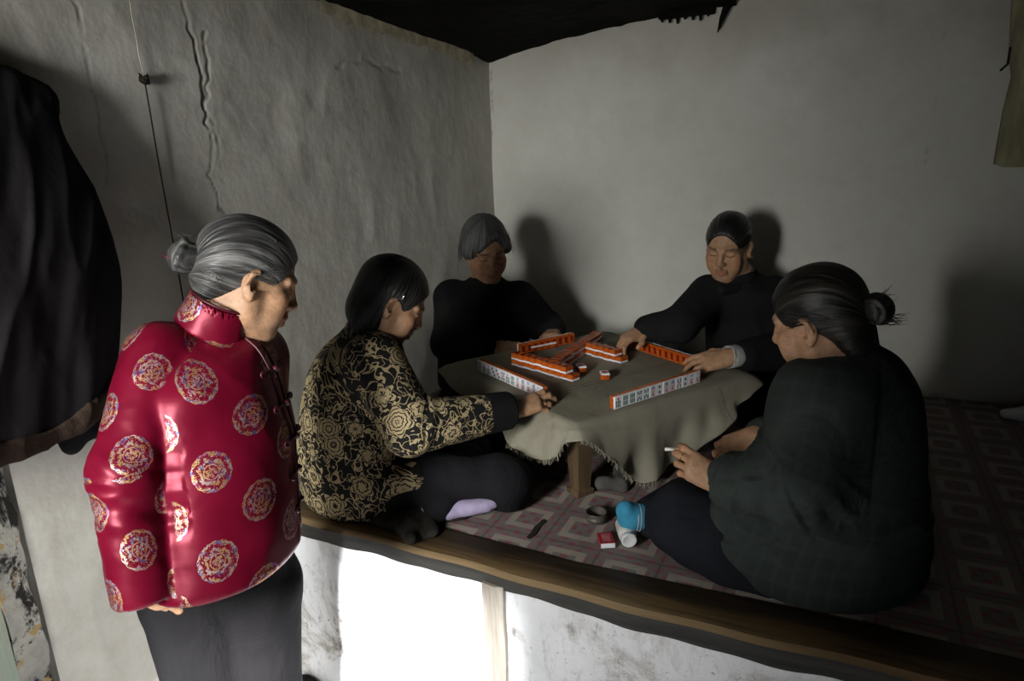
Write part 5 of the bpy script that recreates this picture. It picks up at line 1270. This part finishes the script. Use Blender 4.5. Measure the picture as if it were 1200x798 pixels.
# ---- woman in the dark green coat with the cigarette, front right
def woman_green():
    root = empty('person', (.0, 1.62, KZ)); tag(root, 'seated person in dark green coat holding a cigarette, at the right bed edge', 'person')
    H = Head(pt(957, 374, 1.475), dv(-.66, .68, -.34), dv(-.26, .14, .95), .97)
    sL, eL, wL = pt(958, 470, 1.435), pt(938, 560, 1.415), pt(846, 566, 1.53)
    sR, eR, wR = pt(1010, 440, 1.70), pt(930, 520, 1.82), pt(884, 512, 1.74)
    pel, chest, neck = pt(968, 650, 1.63), pt(985, 500, 1.55), pt(988, 412, 1.515)
    F = Field(); H.skin(F, 1.3); torso_skin(F, pel, chest, neck, H, (sR, sL)); limb(F, [sL, eL, wL], (.038, .033, .024)); limb(F, [sR, eR, wR], (.038, .033, .024))
    hL = hand(F, wL, dv(-.78, .30, .42), dv(-.20, -.86, .46), -1, [(30, 42, 18), (34, 46, 22), (44, 62, 34), (50, 66, 36)], .92, 1.1, ((.030, .032, -.018), (.054, .034, -.034), (.074, .024, -.042)))
    hR = hand(F, wR, dv(-.86, -.20, -.30), dv(-.25, -.75, .60), 1, [(35, 50, 30), (40, 52, 30), (44, 54, 30), (48, 54, 30)], .92)
    hipL, hipR = pt(935, 655, 1.58), pt(960, 640, 1.74)
    kL = pt(800, 606, 1.635); aL = ptz(900, 632, KZ+.050); kR = pt(850, 560, 1.98); aR = pt(765, 606, 1.73)
    limb(F, [hipL, kL, aL], (.07, .05, .035)); limb(F, [hipR, kR, aR], (.07, .05, .035))
    body(F, .0030, root, [H], [hL, hR]); ring_on(hL, 1, .92, .6).build('ring', M['gold_metal'], root, True)
    F = Field(); limb(F, [pel, hipL, kL], (.12, .105, .080), .03); limb(F, [kL, aL], (.078, .06), .03); limb(F, [pel, hipR, kR, aR], (.12, .10, .07, .05), .03)
    F.cap(pt(790, 622, 1.61), pt(900, 692, 1.535), .052, .060, .04); F.half((0, 0, KZ+.009), (0, 0, -1), .012)
    garment(F, .006, 'trousers', M['navy'], root, lambda V: np.column_stack([limb_uv(V, [(hipL, kL)], ZZ)[0], np.ones(len(V))]), .016, (9, 9, 9), 6)
    F = Field(); F.cap(pt(775, 606, 1.72), pt(738, 606, 1.715), .034, .032, .01); F.cap(pt(742, 604, 1.715), pt(733, 598, 1.70), .030, .024, .012); F.half((0, 0, KZ+.007), (0, 0, -1), .006)
    s_ = garment(F, .004, 'sock', M['blue'], root, None, .002, (30, 30, 30)); s_['label'] = 'bright blue sock'
    m = MB(); a = pt(748, 606, 1.716); d = nrm(pt(775, 606, 1.72)-pt(738, 606, 1.715)); m.torus(a, d, .0345, .0012, 24, 6); m.torus(a-d*.008, d, .0345, .0010, 24, 6); m.build('sock_stripe', M['cuff_w'], s_, True)
    F = Field()
    nodes = [(pt(962, 706, 1.60), .215, .185), (pt(968, 660, 1.605), .232, .198), (pt(980, 570, 1.575), .222, .178), (pt(990, 490, 1.55), .195, .150), (pt(993, 445, 1.53), .165, .122), (pt(992, 420, 1.52), .125, .095), (pt(989, 405, 1.51), .080, .072), (pt(987, 392, 1.50), .056, .058)]
    Lf = -E1
    F.trunk(nodes, Lf, .03, .03); F.cap(sL+[.01, .02, -.01], sR, .068, .066, .05)
    wc = eL+(wL-eL)*.90
    G = Field(); limb(G, [sL+[.0, .02, 0], eL, wc], (.082, .074, .060), .03); G.half(wc+nrm(wc-eL)*.03, wc-eL, .006); sleeve_open(G, wc+nrm(wc-eL)*.03, wc-eL, .046, .06); F.group(G, .085)
    limb(F, [sR, eR, eR+(wR-eR)*.7], (.078, .070, .056), .022)
    F.cap(pt(935, 655, 1.57), pt(850, 612, 1.60), .100, .074, .04); F.cap(pt(900, 670, 1.52), pt(850, 640, 1.55), .05, .03, .04)
    F.half((0, 0, KZ+.012), (0, 0, -1), .03)
    arms = [([(sL, eL), (eL, wL)], .075), ([(sR, eR), (eR, wR)], .07)]
    def post(V, Q):
        N = normals(V, Q); u, b = limb_uv(V, [(sL, eL), (eL, wL)], RG); m = np.exp(-((u[:, 1]-.26)/.12)**2)*(b < .13)
        f = ridge(np.stack([u[:, 0]*6, u[:, 1]*20+u[:, 0]*10, u[:, 0]*0], 1), 2)-.7; V = V+N*(f*.026*m)[:, None]
        c = np.exp(-((V[:, 2]-.80)/.10)**2); g = ridge(np.stack([V[:, 0]*5+V[:, 2]*9, V[:, 1]*5, V[:, 2]*9], 1), 2)-.72
        return V+N*(g*.026*c)[:, None]
    ct = garment(F, .0052, 'coat', M['green_coat'], root, coat_uv(F, arms, RG), .009, (6, 6, 5), 51, post)
    F = Field(); nk = pt(983, 398, 1.495); ax = nrm(H.p(-.03, 0, -.06)-nk+[0, 0, .05]); F.cap(nk-ax*.03, nk+ax*.036, .084, .072, .01); F.cap(nk, nk+ax*.1, .058, .056, .004, '-'); F.half(nk+ax*.042, ax, .006)
    garment(F, .004, 'collar', M['green_coat'], root, lambda V: np.column_stack([limb_uv(V, [(nk-ax*.05, nk+ax*.1)], RG)[0], np.ones(len(V))]), .003)
    F = Field(); k = H.s
    F.ell(H.p(-.016, 0, .036), np.array((.1010, .0800, .0885))*k, H.R, .01); F.ell(H.p(-.062, 0, -.008), np.array((.052, .066, .064))*k, H.R, .02)
    F.ell(H.p(.096, 0, -.046), np.array((.078, .074, .112))*k, H.R, .012, '-')
    for q in (-1, 1): F.ell(H.p(.006, q*.085, -.020), np.array((.027, .04, .034))*k, H.R, .006, '-')
    F.ell(H.p(-.070, 0, -.055), np.array((.034, .056, .045))*k, H.R, .02); F.half(H.p(-.04, 0, -.092), H.R[0]*.45-H.R[2], .01)
    hr = hair_mesh(F, H, 'hair', M['hair_brown'], root, .003)
    hairline(H, 'hairline_strands', M['hair_brown'], hr, 6, .076)
    F = Field(); bc = H.p(-.130, .0, -.004); F.ell(bc, (.030, .028, .034), H.R, .01)
    for t in np.linspace(0, 2*math.pi, 9)[:-1]: F.ell(bc+H.R[1]*.017*math.cos(t)+H.R[2]*.022*math.sin(t), (.017, .012, .013), H.R, .004)
    F.cap(H.p(-.100, 0, .006), bc, .024, .020, .010)
    hair_mesh(F, H, 'hair_bun', M['hair_brown'], hr, .0028, 'down', .004)
    wisps(H, 'loose_hairs', M['hair_brown'], hr, [((-.12, .0, -.02), (-.17, .01, -.03), 22, .014), ((-.12, .0, .01), (-.165, .0, .03), 12, .014), ((.02, .080, .035), (-.07, .078, .0), 12, .01)], 9, .0007)
    # cigarette between her first two fingers
    p = hL['f'][0][2]; q = hL['f'][1][2]; c = (p+q)/2; d = dv(-.96, .05, .02)
    e = empty('cigarette', tuple(c)); tag(e, 'lit white cigarette between the fingers of the green-coated person', 'cigarette')
    m = MB(); m.tube([c+d*.004, c+d*.030], .0038, 12); m.build('paper', M['cig'], e, True); m = MB(); m.tube([c-d*.014, c+d*.004], .0038, 12); m.build('filter_tip', M['ash_o'], e, True)
woman_green()

# ------------------------------------------------------------------ cloths, slipper, coats
def pad():
    F = Field(); a = pt(430, 600, 1.96); z = KZ+.006
    for (x, y, r) in ((450, 600, .10), (490, 598, .095), (525, 600, .07), (475, 612, .07), (492, 622, .055), (560, 585, .06), (600, 572, .06)):
        c = ptz(x, y, KZ+.012); F.ell(c+ZZ*.004, (r, r*.7, .020), None, .03)
    F.cap(ptz(478, 618, KZ+.014), pt(481, 632, 1.72), .020, .014, .03)
    F.half((0, 0, KZ+.004), (0, 0, -1), .004, (-2, 1.2, 0), (0, 3, 2))
    V, Q = F.mesh(.006); V = relax(V, Q, 2)
    c = V.mean(0)
    if np.einsum('ij,ij->i', V[Q[:, 0]]-c, np.cross(V[Q[:, 1]]-c, V[Q[:, 2]]-c)).sum() < 0: Q = Q[:, ::-1]
    V = wrinkle(V, Q, .014, (14, 14, 14), 5); V[:, 2] = np.maximum(V[:, 2], KZ+.0105-np.clip((1.30-V[:, 1])*3, 0, .1))
    o = link('seat_cloth', mesh_np('seat_cloth', V, Q), M['pad']); tag(o, 'dark wool cloth under the gold-jacketed person, a corner on the bed edge', 'cloth')
pad()
F = Field(); a, b = ptz(704, 566, KZ+.02), ptz(728, 568, KZ+.02); F.cap(a, b, .022, .020, .01); F.cap(b, b+dv(.2, 1, 0)*.10, .020, .026, .02); F.half((0, 0, KZ+.006), (0, 0, -1), .004)
o = garment(F, .004, 'slipper', M['grey_felt'], None, None, .012, (22, 22, 22)); tag(o, 'grey felt slipper on the mat under the hanging tablecloth', 'slipper')
F = Field(); a = ptz(1192, 486, KZ+.02); F.ell(a, (.05, .035, .022)); F.ell(a+[.05, .01, .005], (.05, .04, .03)); F.half((0, 0, KZ+.006), (0, 0, -1), .004)
o = garment(F, .005, 'crumpled_rag', M['white_card'], None, None, .008, (20, 20, 20)); tag(o, 'pale crumpled rag on the mat by the back wall, right edge', 'rag')
def coats():
    root = empty('hanging_coat', (XL+.10, .62, 1.95)); tag(root, 'dark work coat with brown hem hanging on the left wall by the door', 'coat')
    # the outline: right edge of the cloth going down (y along the wall, x off the wall)
    nodes = []
    for (xr, yr, dep, t) in ((40, 95, .03, .03), (62, 150, .05, .05), (92, 205, .06, .06), (118, 262, .07, .07), (131, 310, .07, .075), (132, 380, .075, .08), (126, 440, .08, .085), (118, 482, .085, .085)):
        p = ptx(xr, yr, XL+dep); w = max(.12, (p[1]-.30)*.5); nodes.append((np.array([XL+dep+.01, p[1]-w, p[2]]), w, t))
    top = nodes[0]; nodes.insert(0, (top[0]+[0, -.03, .08], .05, .03))
    F = Field(); F.trunk(nodes, (0, 1, 0), .02, .02)
    hem = [ptx(x, y, XL+.13) for x, y in ((-60, 545), (0, 532), (40, 522), (75, 505), (110, 482), (135, 460))]
    F.half((XL+.012, 0, 0), (-1, 0, 0), .01)
    tc = F.tc; hemy = [p[1] for p in hem]; hemz = [p[2] for p in hem]
    F.add(lambda P: P[:, 2]-np.interp(P[:, 1], hemy, hemz), (-2, 0, .5), (-1, 1.3, 1.3), .006, '-')
    # lengthen the trunk below so the hem line cuts it
    n0 = min(nodes, key=lambda n: n[0][2]); F.it.insert(1, None); F.it.pop(1)
    F2 = Field(); F2.trunk(nodes+[(n0[0]-[0, .03, .16], n0[1]*1.0, .085)], (0, 1, 0), .02, .02); F2.half((XL+.012, 0, 0), (-1, 0, 0), .01)
    F2.add(lambda P: np.interp(P[:, 1], hemy, hemz)-P[:, 2]+0, (-9, -9, -9), (9, 9, 9), .006, '-') if False else None
    F2.add(lambda P: P[:, 2]-np.interp(P[:, 1], hemy, hemz), (-9, -9, -9), (9, 9, 9), .006, '-')
    def post(V, Q):
        N = normals(V, Q); f = ridge(np.stack([V[:, 1]*9-V[:, 2]*3.0, V[:, 2]*1.6, V[:, 0]*3], 1), 3)-.7
        return V+N*(f*.034)[:, None]*np.clip((V[:, 0]-XL-.02)*20, 0, 1)[:, None]
    c = garment(F2, .006, 'coat_body', M['coat'], root, None, .006, (8, 8, 4), 61, post)
    F3 = Field(); F3.trunk([(n[0]+[.004, .0, 0], n[1]+.003, n[2]+.004) for n in nodes]+[(n0[0]-[-.004, .03, .16], n0[1]*1.0+.003, .090)], (0, 1, 0), .02, .02); F3.half((XL+.012, 0, 0), (-1, 0, 0), .01)
    F3.add(lambda P: P[:, 2]-np.interp(P[:, 1], hemy, hemz)+.004, (-9, -9, -9), (9, 9, 9), .004, '-'); F3.add(lambda P: np.interp(P[:, 1], hemy, hemz)+.034-P[:, 2], (-9, -9, -9), (9, 9, 9), .004, '-')
    b = garment(F3, .006, 'hem_band', M['coat_band'], root, None, .006, (8, 8, 4), 61, post); b['label'] = 'brown hem band'
    F = Field(); a, q = ptx(84, 522, XL+.06), ptx(112, 500, XL+.05); F.cap(a+ZZ*.03, a, .018, .014, .02); F.cap(a, q, .014, .016, .03); F.cap(q, q+ZZ*.06, .018, .02, .03); F.cap(a+ZZ*.03, q+ZZ*.06, .018, .018, .03)
    garment(F, .005, 'pocket_flap', M['coat'], root, None, .004)
coats()
